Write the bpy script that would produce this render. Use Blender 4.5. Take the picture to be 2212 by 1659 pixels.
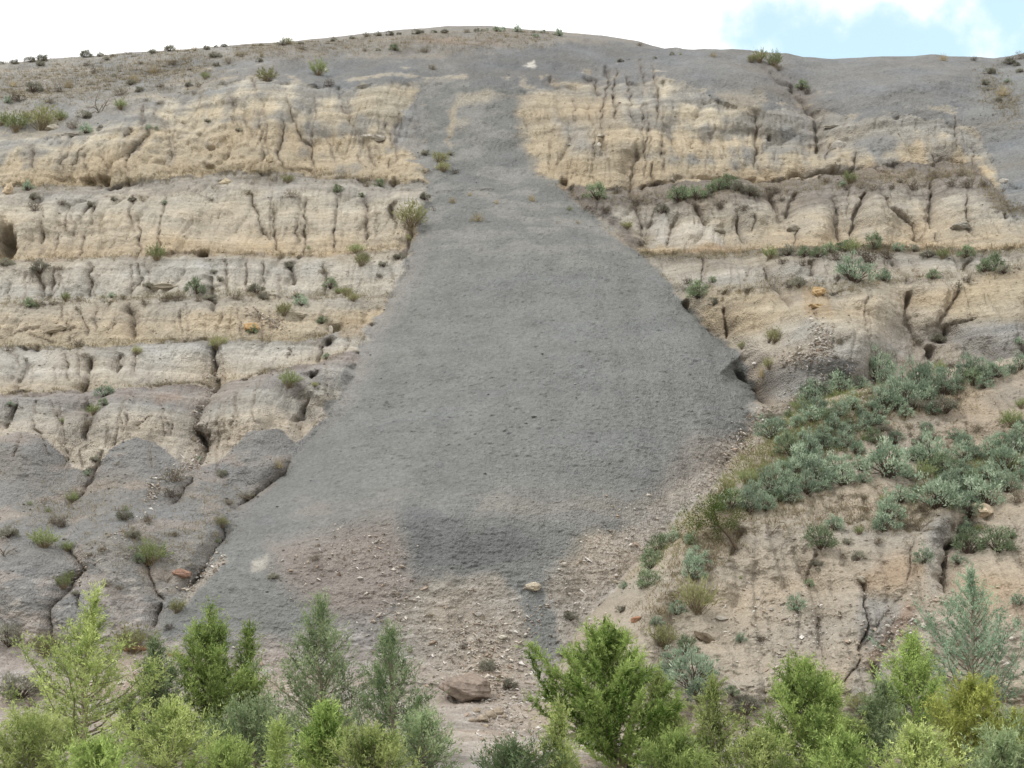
import bpy, math, random
import numpy as np
from mathutils import Vector, Matrix

# ------------------------------------------------------------------ scene, camera, sky, sun
scene = bpy.context.scene
for o in list(bpy.data.objects):
    bpy.data.objects.remove(o)
COL = scene.collection
R = math.radians

CAM_Z, PITCH, HALF = 1.7, R(15.0), math.tan(R(18.0))
cam_d = bpy.data.cameras.new('camera')
cam = bpy.data.objects.new('camera', cam_d)
COL.objects.link(cam)
cam.location = (0, 0, CAM_Z)
cam.rotation_euler = (R(90) + PITCH, 0, 0)
cam_d.sensor_width = 36
cam_d.lens = 18 / HALF
cam_d.clip_end = 2000
scene.camera = cam

SUN_EL, SUN_AZ = R(54), R(-122)      # azimuth from +Y (into the hill) towards +X
sun_dir = Vector((math.sin(SUN_AZ) * math.cos(SUN_EL), math.cos(SUN_AZ) * math.cos(SUN_EL), math.sin(SUN_EL)))
sd = bpy.data.lights.new('sun', 'SUN')
sd.energy = 1.45
sd.angle = R(11)
sd.color = (1.0, 0.96, 0.9)
sun = bpy.data.objects.new('sun', sd)
COL.objects.link(sun)
sun.rotation_euler = (-sun_dir).to_track_quat('-Z', 'Y').to_euler()

scene.view_settings.view_transform = 'Standard'
scene.view_settings.look = 'None'
scene.view_settings.exposure = 0.34
scene.view_settings.gamma = 1.0

scene.cycles.max_bounces = 5
scene.cycles.diffuse_bounces = 3
scene.cycles.transmission_bounces = 3

world = bpy.data.worlds.new('World')
scene.world = world
world.use_nodes = True
wt = world.node_tree
for n in list(wt.nodes):
    wt.nodes.remove(n)


def wn(t, **kw):
    n = wt.nodes.new(t)
    for k, v in kw.items():
        setattr(n, k, v)
    return n


def wmath(op, a, b=None, c=None, clamp=False):
    n = wn('ShaderNodeMath', operation=op, use_clamp=clamp)
    for i, v in enumerate((a, b, c)):
        if v is None:
            continue
        if isinstance(v, (int, float)):
            n.inputs[i].default_value = v
        else:
            wt.links.new(v, n.inputs[i])
    return n.outputs[0]


def direction_of(vx, vy):
    """world direction of a gap in the clouds"""
    x = (vx - 1106) / 1106 * HALF
    y = (829.5 - vy) / 1106 * HALF
    c, s = math.cos(PITCH), math.sin(PITCH)
    v = Vector((x, c - y * s, s + y * c))
    return v.normalized()


w_out = wn('ShaderNodeOutputWorld')
bg = wn('ShaderNodeBackground')
sky = wn('ShaderNodeTexSky', sky_type='NISHITA')
sky.sun_disc = False
sky.sun_elevation = SUN_EL
sky.sun_rotation = SUN_AZ
sky.air_density = 1.0
sky.dust_density = 1.0
tc = wn('ShaderNodeTexCoord')
nz1 = wn('ShaderNodeTexNoise')
nz1.inputs['Scale'].default_value = 13.0
nz1.inputs['Detail'].default_value = 7.0
nz1.inputs['Roughness'].default_value = 0.55
wt.links.new(tc.outputs['Generated'], nz1.inputs['Vector'])
nz2 = wn('ShaderNodeTexNoise')
nz2.inputs['Scale'].default_value = 4.0
nz2.inputs['Detail'].default_value = 5.0
wt.links.new(tc.outputs['Generated'], nz2.inputs['Vector'])
gap = None
for vx, vy, r in ((1655, 60, 0.040), (1740, 112, 0.044), (1880, 132, 0.046), (2010, 125, 0.042),
                  (2180, 0, 0.068), (2255, 95, 0.068), (2350, 20, 0.08), (2430, 110, 0.07), (2560, 30, 0.06)):
    d = direction_of(vx, vy)
    vd = wn('ShaderNodeVectorMath', operation='DISTANCE')
    wt.links.new(tc.outputs['Generated'], vd.inputs[0])
    vd.inputs[1].default_value = d
    g = wmath('SUBTRACT', 1.0, wmath('DIVIDE', vd.outputs['Value'], r))
    gap = g if gap is None else wmath('SMOOTH_MAX', gap, g, 0.15)
gap = wmath('ADD', gap, wmath('MULTIPLY', wmath('SUBTRACT', nz1.outputs['Fac'], 0.54), 3.0))
mr = wn('ShaderNodeMapRange', interpolation_type='SMOOTHSTEP')
mr.inputs['From Min'].default_value = -0.15
mr.inputs['From Max'].default_value = 0.60
mr.inputs['To Max'].default_value = 0.72
wt.links.new(gap, mr.inputs['Value'])
blue = wn('ShaderNodeMixRGB', blend_type='MULTIPLY')
blue.inputs['Fac'].default_value = 1.0
wt.links.new(sky.outputs['Color'], blue.inputs['Color1'])
blue.inputs['Color2'].default_value = (0.235, 0.29, 0.225, 1)
cl = wn('ShaderNodeMapRange')
cl.inputs['From Min'].default_value = 0.3
cl.inputs['From Max'].default_value = 0.7
cl.inputs['To Min'].default_value = 1.04
cl.inputs['To Max'].default_value = 1.2
wt.links.new(nz2.outputs['Fac'], cl.inputs['Value'])
clc = wn('ShaderNodeCombineXYZ')
for i in range(3):
    wt.links.new(cl.outputs['Result'], clc.inputs[i])
mix = wn('ShaderNodeMixRGB')
wt.links.new(mr.outputs['Result'], mix.inputs['Fac'])
wt.links.new(clc.outputs['Vector'], mix.inputs['Color1'])
wt.links.new(blue.outputs['Color'], mix.inputs['Color2'])
wt.links.new(mix.outputs['Color'], bg.inputs['Color'])
bg.inputs['Strength'].default_value = 1.0
wt.links.new(bg.outputs[0], w_out.inputs['Surface'])

# ------------------------------------------------------------------ small numeric helpers
CP, SP = math.cos(PITCH), math.sin(PITCH)


def project(X, Y, Z):
    """photo coordinates (2212 wide) of world points: used to read traced outlines on the hill"""
    z = Z - CAM_Z
    zc = np.maximum(Y * CP + z * SP, 0.5)
    yc = -Y * SP + z * CP
    return 1106 + X / zc / HALF * 1106, 829.5 - yc / zc / HALF * 1106


def smooth(a, b, x):
    t = np.clip((x - a) / (b - a), 0, 1)
    return t * t * (3 - 2 * t)


_rng = np.random.RandomState(5)
_ang = _rng.rand(256) * 2 * np.pi
_GX, _GY = np.cos(_ang).astype(np.float32), np.sin(_ang).astype(np.float32)


def noise(x, y, seed=0):
    x = np.asarray(x, np.float32) + np.float32(seed * 17.31 + 500)
    y = np.asarray(y, np.float32) + np.float32(seed * 9.17 + 500)
    ix, iy = np.floor(x), np.floor(y)
    fx, fy = x - ix, y - iy
    ix = ix.astype(np.int64)
    iy = iy.astype(np.int64)

    def grad(i, j, dx, dy):
        h = (i * 374761393 + j * 668265263 + seed * 974711) & 0xFFFFFFFF
        h = ((h ^ (h >> 13)) * 1274126177) & 0xFFFFFFFF
        h = (h ^ (h >> 16)) & 255
        return _GX[h] * dx + _GY[h] * dy
    u = fx * fx * fx * (fx * (fx * 6 - 15) + 10)
    v = fy * fy * fy * (fy * (fy * 6 - 15) + 10)
    a = grad(ix, iy, fx, fy)
    b = grad(ix + 1, iy, fx - 1, fy)
    c = grad(ix, iy + 1, fx, fy - 1)
    d = grad(ix + 1, iy + 1, fx - 1, fy - 1)
    return ((a + (b - a) * u) * (1 - v) + (c + (d - c) * u) * v) * 1.5


def fbm(x, y, seed=0, oct=4, gain=0.5):
    s, a = 0, 1.0
    for i in range(oct):
        s = s + a * noise(x * 2 ** i, y * 2 ** i, seed + i)
        a *= gain
    return s


def pl(pts, x):
    p = np.array(pts, float)
    return np.interp(x, p[:, 0], p[:, 1])


def lin(c):
    c = np.array(c, float) / 255
    return np.where(c <= 0.04045, c / 12.92, ((c + 0.055) / 1.055) ** 2.4)


ALB = 0.74      # reflectance of the surfaces relative to their brightness in the picture


def alb(c, sat=0.59):
    c = np.array(c, float)
    g = c.mean()
    return lin((g + (c - g) * sat) * 1.075) * ALB


def T(col, row, pts):
    """points read in one of the nine enlarged tiles of the photograph -> photo coordinates"""
    return [(p[0] / 3 + col * 737.33, p[1] / 3 + row * 553.0) + tuple(p[2:]) for p in pts]

# ------------------------------------------------------------------ the hill: profile and skyline
def height_at(vy, Y):
    a = PITCH + math.atan((829.5 - vy) / 1106 * HALF)
    return CAM_Z + Y * math.tan(a)


prof = [(0.0, 0.0), (12, 0.15), (22, 0.7), (30, 1.5), (36, 2.4), (41, 3.4), (44.5, 4.3)]
prof += [(Y, height_at(vy, Y)) for vy, Y in ((1500, 46.6), (1250, 51.0), (1000, 57.5), (700, 66.5), (400, 77.0), (200, 84.5), (110, 91.5))]
prof += [(96, 50.3), (100, 52.6), (104, 54.0), (108, 54.6), (114, 54.4), (125, 52.0), (150, 44.0)]
prof = np.array(prof)
# densify and smooth the profile
seg = np.concatenate([[0], np.cumsum(np.hypot(np.diff(prof[:, 0]), np.diff(prof[:, 1])))])
tt = np.linspace(0, seg[-1], 4000)
PY, PZ = np.interp(tt, seg, prof[:, 0]), np.interp(tt, seg, prof[:, 1])
ker = np.hanning(161)
ker /= ker.sum()
PY = np.convolve(np.pad(PY, 80, mode='edge'), ker, 'valid')
PZ = np.convolve(np.pad(PZ, 80, mode='edge'), ker, 'valid')
PY[0] = 0.0

SKYLINE = [(-300, 165), (0, 138), (150, 124), (300, 114), (480, 100), (600, 92), (740, 78), (850, 66), (960, 57), (1050, 56), (1200, 67),
           (1300, 77), (1380, 91), (1440, 110), (1480, 118), (1530, 116), (1620, 119), (1700, 126), (1800, 131), (1870, 128),
           (2000, 125), (2110, 127), (2150, 130), (2212, 119), (2500, 110)]

NX, NT = 1150, 810
# rows: even steps in the picture, continued behind the crest and towards the viewer
vyp = project(np.zeros_like(PY), PY, PZ)[1]
crest = int(np.argmin(vyp))
i0 = int(np.argmax(vyp < 1790))
front = np.linspace(0, i0, 14)[:-1]
want = np.linspace(vyp[i0], vyp[crest] + 3, NT - 60)
mid = np.interp(-want, -np.minimum.accumulate(vyp[i0:crest]), np.arange(i0, crest))
back = np.linspace(mid[-1], 3999, 60 - 13 + 1)[1:]
rows = np.concatenate([front, mid, back])
NT = len(rows)
RY, RZ = np.interp(rows, np.arange(4000), PY), np.interp(rows, np.arange(4000), PZ)
RS = np.interp(rows, np.arange(4000), tt)
U = np.linspace(-1, 1, NX)
HW = 3.5 + 0.345 * np.hypot(RY, RZ)
X = (U[None, :] * HW[:, None]).astype(np.float64)
Y0 = np.repeat(RY[:, None], NX, 1)
Z0 = np.repeat(RZ[:, None], NX, 1)
S0 = np.repeat(RS[:, None], NX, 1)
# the crest is lower at the sides: scale the heights above ZK until the skyline agrees with the photograph
ZK = 36.0
lo, hi = np.full(NX, 0.3), np.full(NX, 1.8)
for _ in range(30):
    k = (lo + hi) / 2
    Zt = np.where(Z0 > ZK, ZK + (Z0 - ZK) * k[None, :], Z0)
    px, py = project(X, Y0, Zt)
    j = np.argmin(np.where(Y0 > 60, py, 1e9), 0)
    top, topx = py[j, np.arange(NX)], px[j, np.arange(NX)]
    need = pl(SKYLINE, topx)
    hi = np.where(top < need, k, hi)
    lo = np.where(top < need, lo, k)
Z = np.where(Z0 > ZK, ZK + (Z0 - ZK) * k[None, :], Z0)

vx0, vy0 = project(X, Y0, Z)

# ---- large forms: the talus cone and the mounds, pushed out of the slope towards the viewer
EL = [(190, 905), (300, 905), (420, 930), (480, 905), (600, 872), (720, 800), (830, 752), (920, 692), (1010, 622), (1080, 545), (1160, 482),
      (1230, 432), (1340, 345), (1450, 300)]
ER = [(190, 1120), (300, 1130), (390, 1190), (470, 1285), (560, 1400), (650, 1482), (720, 1560), (780, 1615), (850, 1652), (920, 1640), (1000, 1590),
      (1080, 1540), (1200, 1450), (1340, 1320), (1450, 1280)]
AMP = [(190, 0), (400, 0.5), (600, 1.6), (800, 2.7), (1000, 3.2), (1150, 2.7), (1300, 1.3), (1450, 0.2), (1500, 0)]
xl, xr = pl(EL, vy0), pl(ER, vy0)
rr = np.abs((vx0 - (xl + xr) / 2) / ((xr - xl) / 2))
big = pl(AMP, vy0) * np.maximum(1 - rr ** 2.2, 0) ** 0.9
MOUNDS = [(100, 930, 110, 110, 1.0), (310, 920, 120, 110, 1.2), (530, 890, 100, 90, 1.2), (690, 850, 60, 80, .8),
          (50, 1070, 110, 210, 1.2), (290, 1090, 110, 210, 1.5), (570, 1000, 80, 130, .7), (430, 1150, 70, 170, .9), (220, 1250, 110, 130, .9), (60, 1260, 90, 120, .8),
          (1775, 720, 190, 170, 2.4), (1560, 650, 90, 90, 1.0), (1690, 590, 70, 60, .7), (2010, 650, 85, 100, 1.3), (2160, 680, 120, 150, 1.9), (1760, 800, 120, 70, .9),
          (1580, 190, 190, 130, 2.2), (1960, 245, 210, 150, 2.2), (2230, 330, 120, 240, 2.4), (560, 240, 150, 120, 1.5), (300, 320, 130, 90, 1.0), (820, 250, 90, 90, .9), (1350, 300, 120, 110, 1.0),
          (1500, 500, 60, 60, .5), (1610, 470, 60, 70, .5), (1765, 480, 50, 60, .6), (1880, 470, 70, 80, .9), (2080, 470, 80, 80, .8)]
for cx, cy, rx, ry, a in MOUNDS:
    q = ((vx0 - cx) / rx) ** 2 + ((vy0 - cy) / ry) ** 2
    big = big + np.where(q < 4, (1.45 if cy > 350 and cx > 1000 else (1.1 if cy > 350 else 1.0)) * a * np.exp(-1.2 * q ** 1.3), 0) * (1 - 0.85 * smooth(1.05, 0.92, rr) * (vy0 > 380))
crestfade = smooth(0, 18, vy0 - pl(SKYLINE, vx0))
behind = (rows[:, None] > mid[-1])
flat = smooth(1480, 1560, vy0)
XS, SS = X, S0
rough = 0.55 * fbm(XS / 7, SS / 7, 1, 3) + 0.16 * fbm(XS / 1.6, SS / 2.2, 4, 3)
Ymain = Y0 - (big + rough * (1 - 0.6 * smooth(1.0, 0.9, rr) * (vy0 > 420)) * (1 - flat)) * np.where(behind, 0.3, 0.25 + 0.75 * crestfade)

# ---- the nearer spur on the right: its own face and a crest line that climbs to the right
SPF = [(1860, 36.5), (1700, 38.8), (1500, 41.5), (1250, 45.0), (1100, 48.0), (950, 51.8), (800, 56.0), (650, 60.5), (400, 68)]
spz = np.array([height_at(v, y) for v, y in SPF])
spy = np.array([y for v, y in SPF])
SPC = [(1020, 1850), (1070, 1720), (1140, 1600), (1215, 1500), (1285, 1400), (1362, 1306), (1430, 1216), (1515, 1132), (1585, 1066), (1660, 962), (1732, 902), (1820, 850), (1900, 820), (2050, 800),
       (2212, 768), (2500, 720)]
cx, cz = [], []
for vx, vy in SPC:
    Yc = np.interp(vy, [s[0] for s in SPF][::-1], spy[::-1])
    a = PITCH + math.atan((829.5 - vy) / 1106 * HALF)
    zc = Yc * CP + (height_at(vy, Yc) - CAM_Z) * SP
    cx.append((vx - 1106) / 1106 * HALF * zc)
    cz.append(height_at(vy, Yc))
Zc = np.interp(X, cx, cz, left=-30)
Zc = Zc + np.where(X > cx[0], 0.35 * noise(X / 2.5, X * 0, 40) + 0.15 * noise(X / 0.8, X * 0, 41), 0)
Ysp = np.interp(Z, spz, spy)
Ysp = np.where(Z < spz[0], spy[0] - (spz[0] - Z) * 1.35, Ysp)
spr = 1 - np.abs(noise(X / 1.6 + 0.4 * noise(X / 4, SS / 4, 56), SS / 7, 57)) * 1.7
sprough = 0.5 * fbm(X / 5, SS / 5, 50, 3) - 0.75 * np.clip(spr - 0.5, 0, 1) - 0.16 * np.clip(1 - np.abs(noise(X / 0.65, SS / 4, 58)) * 3, 0, 1) + 0.12 * fbm(X / 1.4, SS / 1.4, 53, 3)
over = Z - Zc
soft = 0.25
Ysp = Ysp - sprough + 3.6 * soft * np.logaddexp(0, over / soft)
Ysp = np.where(X < cx[0], 500, Ysp)
kk = 0.7
hmix = np.clip(0.5 + 0.5 * (Ymain - Ysp) / kk, 0, 1)
Yc_ = Ymain + (Ysp - Ymain) * hmix - kk * hmix * (1 - hmix)
SPUR = hmix > 0.5

vx, vy = project(X, Yc_, Z)
dist = np.hypot(Yc_, X)
MPP = dist * 2 * HALF / 2212          # metres for one photo unit

# wandering outlines: coordinates shaken by noise before they are compared with traced lines
wx = vx + 9 * fbm(XS / 1.2, SS / 1.2, 60, 3) + 3.0 * fbm(XS / 0.25, SS / 0.25, 64, 2)
wy = vy + 7 * fbm(XS / 1.2, SS / 1.2, 70, 3) + 2.5 * fbm(XS / 0.25, SS / 0.25, 74, 2)
kx = vx + 5 * fbm(XS / 0.9, SS / 0.9, 80, 3)
ky = vy + 5 * fbm(XS / 0.9, SS / 0.9, 84, 3)


def line_dist(pts, reach, gx=None, gy=None):
    """index of the vertices near a traced line, their distance to it and the place along it"""
    gx = kx if gx is None else gx
    gy = ky if gy is None else gy
    p = np.array(pts, float)[:, :2]
    m = (gx > p[:, 0].min() - reach) & (gx < p[:, 0].max() + reach) & (gy > p[:, 1].min() - reach) & (gy < p[:, 1].max() + reach)
    idx = np.nonzero(m.ravel())[0]
    qx, qy = gx.ravel()[idx], gy.ravel()[idx]
    best = np.full(len(idx), 1e9)
    along = np.zeros(len(idx))
    L = np.hypot(*(p[1:] - p[:-1]).T)
    tot, acc = L.sum(), 0.0
    for a, b, l in zip(p[:-1], p[1:], L):
        t = np.clip(((qx - a[0]) * (b[0] - a[0]) + (qy - a[1]) * (b[1] - a[1])) / max(l * l, 1e-6), 0, 1)
        dd = np.hypot(qx - a[0] - t * (b[0] - a[0]), qy - a[1] - t * (b[1] - a[1]))
        w = dd < best
        best = np.where(w, dd, best)
        along = np.where(w, (acc + t * l) / tot, along)
        acc += l
    return idx, best, along


def inside(poly, gx=None, gy=None, soft=10.0):
    """soft mask of a traced patch"""
    gx = wx if gx is None else gx
    gy = wy if gy is None else gy
    p = np.array(poly, float)
    out = np.zeros(gx.shape)
    m = (gx > p[:, 0].min() - soft) & (gx < p[:, 0].max() + soft) & (gy > p[:, 1].min() - soft) & (gy < p[:, 1].max() + soft)
    idx = np.nonzero(m.ravel())[0]
    qx, qy = gx.ravel()[idx], gy.ravel()[idx]
    inn = np.zeros(len(idx), bool)
    best = np.full(len(idx), 1e9)
    for a, b in zip(p, np.roll(p, -1, 0)):
        cond = (a[1] > qy) != (b[1] > qy)
        xi = a[0] + (qy - a[1]) / (b[1] - a[1] + 1e-9) * (b[0] - a[0])
        inn ^= cond & (qx < xi)
        l2 = ((b - a) ** 2).sum()
        t = np.clip(((qx - a[0]) * (b[0] - a[0]) + (qy - a[1]) * (b[1] - a[1])) / max(l2, 1e-6), 0, 1)
        best = np.minimum(best, np.hypot(qx - a[0] - t * (b[0] - a[0]), qy - a[1] - t * (b[1] - a[1])))
    sd = np.where(inn, best, -best)
    out.ravel()[idx] = smooth(-soft, soft, sd)
    return out


# ---- benches: shallow ledge above, steep face below, undercut at the foot
LEFT = [[(-200, 330), (0, 300), (150, 296), (300, 240), (450, 190), (560, 165), (700, 190), (900, 180)],
        [(-200, 410), (0, 402), (230, 395), (450, 372), (640, 372), (880, 395)],
        [(-200, 565), (0, 560), (200, 556), (440, 545), (640, 552), (880, 535)],
        [(-200, 660), (0, 655), (200, 648), (450, 636), (650, 640), (850, 640)],
        [(-200, 745), (0, 745), (150, 752), (300, 740), (450, 733), (640, 738), (780, 700)],
        [(-200, 855), (0, 852), (120, 845), (300, 835), (470, 825), (600, 800), (740, 765)],
        [(-200, 950), (0, 942), (40, 938), (80, 942), (110, 958), (150, 1000), (180, 1015), (205, 1005), (235, 978), (262, 955), (295, 944), (330, 952), (360, 975), (400, 1000), (425, 1006),
         (460, 1000), (490, 978), (520, 942), (550, 926), (580, 921), (605, 926), (640, 960), (700, 900)]]
RIGHT = [[(1100, 200), (1300, 185), (1480, 178), (1545, 215), (1620, 250), (1700, 235), (1780, 235), (1850, 262), (1950, 245), (2040, 260), (2120, 300), (2170, 400), (2260, 420)],
         [(1180, 400), (1390, 398), (1560, 383), (1740, 378), (1890, 358), (1990, 350), (2100, 350), (2170, 420), (2260, 440)],
         [(1300, 540), (1480, 548), (1640, 540), (1840, 530), (2000, 535), (2100, 540), (2260, 525)],
         [(1380, 600), (1560, 632), (1700, 612), (1800, 630), (1900, 605), (2100, 595), (2260, 565)],
         [(1450, 760), (1600, 790), (1700, 760), (1800, 770), (2000, 740), (2260, 720)]]
CONE = smooth(14, -6, np.maximum(pl(EL, wy) - wx, wx - pl(ER, wy)) + np.where(wy < 185, 60, 0)) * (wy < 1480)
CONE = np.where(SPUR, 0, CONE)
fine = np.zeros_like(X)
BAND = np.full(X.shape, -1.0)       # which bench, counted from the top, plus the fraction inside it


def benches(lines, side, amps, x_lo, x_hi):
    mask = (~SPUR) & (vx > x_lo) & (vx < x_hi)
    nlev = len(lines)
    bw = 9 * fbm(XS / 3.5, SS / 9, 61 + side * 7, 3)
    ys = [pl(l, kx) + bw * (0.4 + 0.6 * np.abs(noise(XS / 6, XS * 0 + i * 3.3, 66))) for i, l in enumerate(lines)]
    vary = np.clip(0.85 + 0.75 * noise(XS / 4.5, SS / 3.5, 68), 0.25, 1.5)
    for i in range(nlev - 1):
        f = (ky - ys[i]) / np.maximum(ys[i + 1] - ys[i], 8)
        ins = mask & (f >= 0) & (f < 1)
        h = np.maximum(ys[i + 1] - ys[i], 8) * MPP
        shape = np.where(f < 0.22, f / 0.22, (1 - f) / 0.78)
        shape = shape * shape * (3 - 2 * shape)
        fine[...] += np.where(ins, amps[i] * np.clip(h, 0, 3) * 0.14 * vary * shape * (1 - CONE), 0)
        BAND[...] = np.where(ins, i + 1 + np.clip(f, 0, 0.999), BAND)
    BAND[...] = np.where(mask & (ky < ys[0]), 0.5, BAND)
    BAND[...] = np.where(mask & (ky >= ys[-1]), nlev + 0.5, BAND)


MIDX = (pl(EL, vy) + pl(ER, vy)) / 2
benches(LEFT, 0, [0.8, 1.0, 1.1, 1.1, 1.2, .9], -1e9, MIDX)
benches(RIGHT, 1, [0.7, 1.1, 1.1, 0.7], MIDX, 1e9)
ISLEFT = vx < MIDX

# flutes: vertical ribs and rills on the steep faces
steep = np.where((BAND >= 1) & (BAND < 7), 1 - CONE, 0) * (~SPUR)
rib = 1 - np.abs(noise(XS / 0.9 + 0.3 * noise(XS / 3, SS / 3, 91), SS / 4.5, 90)) * 1.6
fine -= steep * 0.13 * np.clip(rib - 0.72, 0, 1) / 0.28 * (0.4 + 0.6 * smooth(-.2, .4, noise(XS / 4, SS / 3, 93)))
rib2 = 1 - np.abs(noise(XS / 0.45, SS / 3.0, 95)) * 1.6
fine -= steep * 0.07 * np.clip(rib2 - 0.7, 0, 1) / 0.3
# buttresses: broad rounded pillars with sharp rills between them
pil = noise(XS / 1.9 + 0.5 * noise(XS / 5, SS / 4, 181), SS / 7 + np.floor(BAND) * 3.7, 182)
fine -= steep * 0.30 * np.clip(1 - np.abs(pil) * 3.2, 0, 1) ** 1.6 * (0.35 + 0.65 * smooth(-.3, .3, noise(XS / 5, SS / 2.5, 183)))
fine += steep * 0.12 * np.abs(pil)
# strata: thin beds stand proud or back
bed = noise(Z * 0 + 3.1, Z / 0.33 + 0.35 * noise(XS / 5, SS / 5, 97), 98) + 0.6 * noise(XS / 9, Z / 0.13 + 0.5 * noise(XS / 4, SS / 4, 99), 101)
fine += steep * 0.022 * bed

# ---- cracks, rills and gullies: traced line, half width (photo units), depth (metres)
CR = []


def cracks(col, row, rows_):
    for w, d, pts in rows_:
        CR.append((w, d, T(col, row, pts)))


cracks(0, 0, [(3, .35, [(1640, 500), (1655, 590)]), (4, .45, [(1860, 610), (1870, 680), (1880, 740), (1910, 780), (1945, 900), (2010, 950), (2025, 1020), (2040, 1090), (2060, 1140)]),
              (4, .45, [(1835, 820), (1830, 920), (1800, 980), (1810, 1040), (1835, 1100)]), (3.5, .45, [(1835, 1100), (1900, 1095), (2010, 1100), (2060, 1140), (2212, 1145)]),
              (5, .5, [(960, 870), (900, 910), (840, 960), (815, 1020), (815, 1090)]), (3, .3, [(550, 960), (480, 1060)]), (4, .4, [(470, 960), (400, 1060)]),
              (4, .35, [(215, 980), (212, 1080)]), (3, .4, [(845, 830), (860, 860), (820, 890)]), (2.5, .2, [(920, 690), (915, 830)]), (2.5, .2, [(1020, 720), (1000, 790)]),
              (2.5, .2, [(1310, 600), (1300, 700)]), (3.5, .4, [(650, 1330), (620, 1390), (605, 1460)]), (2.5, .3, [(865, 1310), (855, 1450), (865, 1500)]),
              (3, .4, [(1080, 1300), (1050, 1390), (1035, 1450), (1030, 1620)]), (3, .3, [(455, 1370), (430, 1480)]), (3, .3, [(580, 1370), (530, 1450)]),
              (2.5, .3, [(900, 1450), (895, 1659)]), (3.5, .4, [(1630, 1260), (1660, 1380), (1690, 1480), (1740, 1560)]),
              (3.5, .45, [(1780, 1360), (1775, 1490), (1785, 1590), (1820, 1650)]), (3.5, .45, [(1990, 1320), (1980, 1400), (1970, 1600)]),
              (2.5, .3, [(1930, 1430), (1915, 1490), (1935, 1570)]), (3.5, .4, [(2190, 1310), (2170, 1450), (2165, 1600)]), (3, .3, [(380, 1540), (345, 1650)]),
              (3.5, .35, [(545, 1560), (520, 1650)]), (3, .3, [(270, 1450), (260, 1650)]), (5, .5, [(530, 1165), (600, 1180), (680, 1160)]), (5, .5, [(690, 1210), (760, 1205), (830, 1160)]),
              (3, .2, [(1600, 790), (1640, 880)]), (3, .2, [(1490, 620), (1530, 800), (1560, 850)]), (4, .3, [(370, 1160), (450, 1150)]), (3, .25, [(700, 1300), (900, 1290), (1000, 1280)]),
              (3, .25, [(2130, 920), (2170, 1040)]), (2.5, .2, [(1700, 690), (1730, 800)])])
cracks(1, 0, [(3.5, .4, [(0, 1150), (130, 1160), (200, 1165), (330, 1175), (370, 1170)]), (5, .4, [(160, 1310), (170, 1400), (155, 1500), (170, 1570)]),
              (8, .7, [(310, 1330), (340, 1400), (370, 1450)]), (6, .5, [(460, 1480), (430, 1600), (420, 1659)]), (3, .25, [(0, 690), (60, 770), (100, 900)]),
              (3, .25, [(290, 830), (330, 920)]), (3, .25, [(110, 1010), (130, 1060)]), (4, .3, [(170, 970), (215, 1060), (220, 1090)]), (4, .3, [(320, 1040), (318, 1080)]),
              (4, .4, [(1720, 440), (1740, 520), (1710, 620), (1690, 720), (1680, 830)]), (4, .4, [(1790, 450), (1770, 560), (1768, 650), (1780, 770)]),
              (3, .3, [(1850, 500), (1870, 640), (1880, 750), (1910, 800)]), (4, .3, [(1940, 420), (1975, 560)]), (3, .35, [(2020, 440), (2055, 600), (2055, 770)]),
              (2.5, .3, [(1950, 700), (1950, 790)]), (2.5, .2, [(1600, 690), (1620, 800)]), (2.5, .2, [(1515, 680), (1515, 800)]),
              (7, .5, [(1900, 880), (1920, 940), (1915, 1000), (1890, 1060), (1885, 1200), (1895, 1300), (1950, 1420), (1960, 1550)]), (3, .3, [(1990, 860), (1970, 950)]),
              (3, .25, [(2090, 850), (2075, 1000)]), (4, .4, [(2020, 1070), (2010, 1140), (2030, 1190)]), (4, .5, [(1940, 1195), (2050, 1195), (2130, 1170), (2212, 1150)]),
              (10, .6, [(2060, 1330), (1990, 1450), (1980, 1600)]), (7, .45, [(2170, 1380), (2140, 1500), (2110, 1610)]), (5, .4, [(1580, 500), (1650, 520), (1660, 600)]),
              (4, .3, [(1640, 900), (1640, 1000)]), (6, .4, [(1410, 1160), (1480, 1170)]), (5, .4, [(1350, 510), (1400, 550)])])
cracks(2, 0, [(5, .6, [(0, 1150), (80, 1140), (340, 1135), (480, 1140), (540, 1160), (640, 1150), (760, 1115), (900, 1105), (1000, 1085), (1120, 1085), (1240, 1050)]),
              (4, .4, [(900, 1100), (1100, 1100), (1240, 1075)]), (3.5, .4, [(1250, 1100), (1330, 1130)]), (4, .4, [(1600, 1000), (1640, 1040), (1780, 1040), (1820, 1050)]),
              (11, .9, [(400, 380), (560, 450), (700, 540), (800, 660), (870, 760), (885, 900), (895, 1000), (910, 1080)]),
              (5, .45, [(470, 740), (480, 820), (478, 900), (485, 1000), (470, 1080)]), (5, .4, [(1130, 1010), (1120, 1080)]), (3, .3, [(1760, 760), (1775, 900), (1770, 960)]),
              (3, .3, [(970, 920), (930, 1010)]), (5, .4, [(90, 1340), (130, 1400), (150, 1450)]), (6, .5, [(360, 1340), (355, 1440), (380, 1520), (420, 1580)]),
              (8, .8, [(540, 1250), (610, 1340), (640, 1390), (665, 1440)]), (6, .5, [(740, 1260), (670, 1400)]), (7, .6, [(970, 1280), (1010, 1380), (1005, 1450), (1020, 1500), (1030, 1570)]),
              (8, .8, [(1210, 1220), (1150, 1330), (1115, 1400), (1110, 1500), (1095, 1540)]), (5, .5, [(1290, 1250), (1370, 1350), (1500, 1450), (1540, 1570)]),
              (6, .65, [(1605, 1170), (1610, 1300), (1610, 1480)]), (4, .45, [(1840, 1270), (1840, 1370), (1860, 1470), (1895, 1530)]), (3, .3, [(460, 1420), (460, 1490)]),
              (3, .3, [(1650, 1520), (1660, 1560)]), (4, .35, [(740, 1500), (735, 1600)])])
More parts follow.
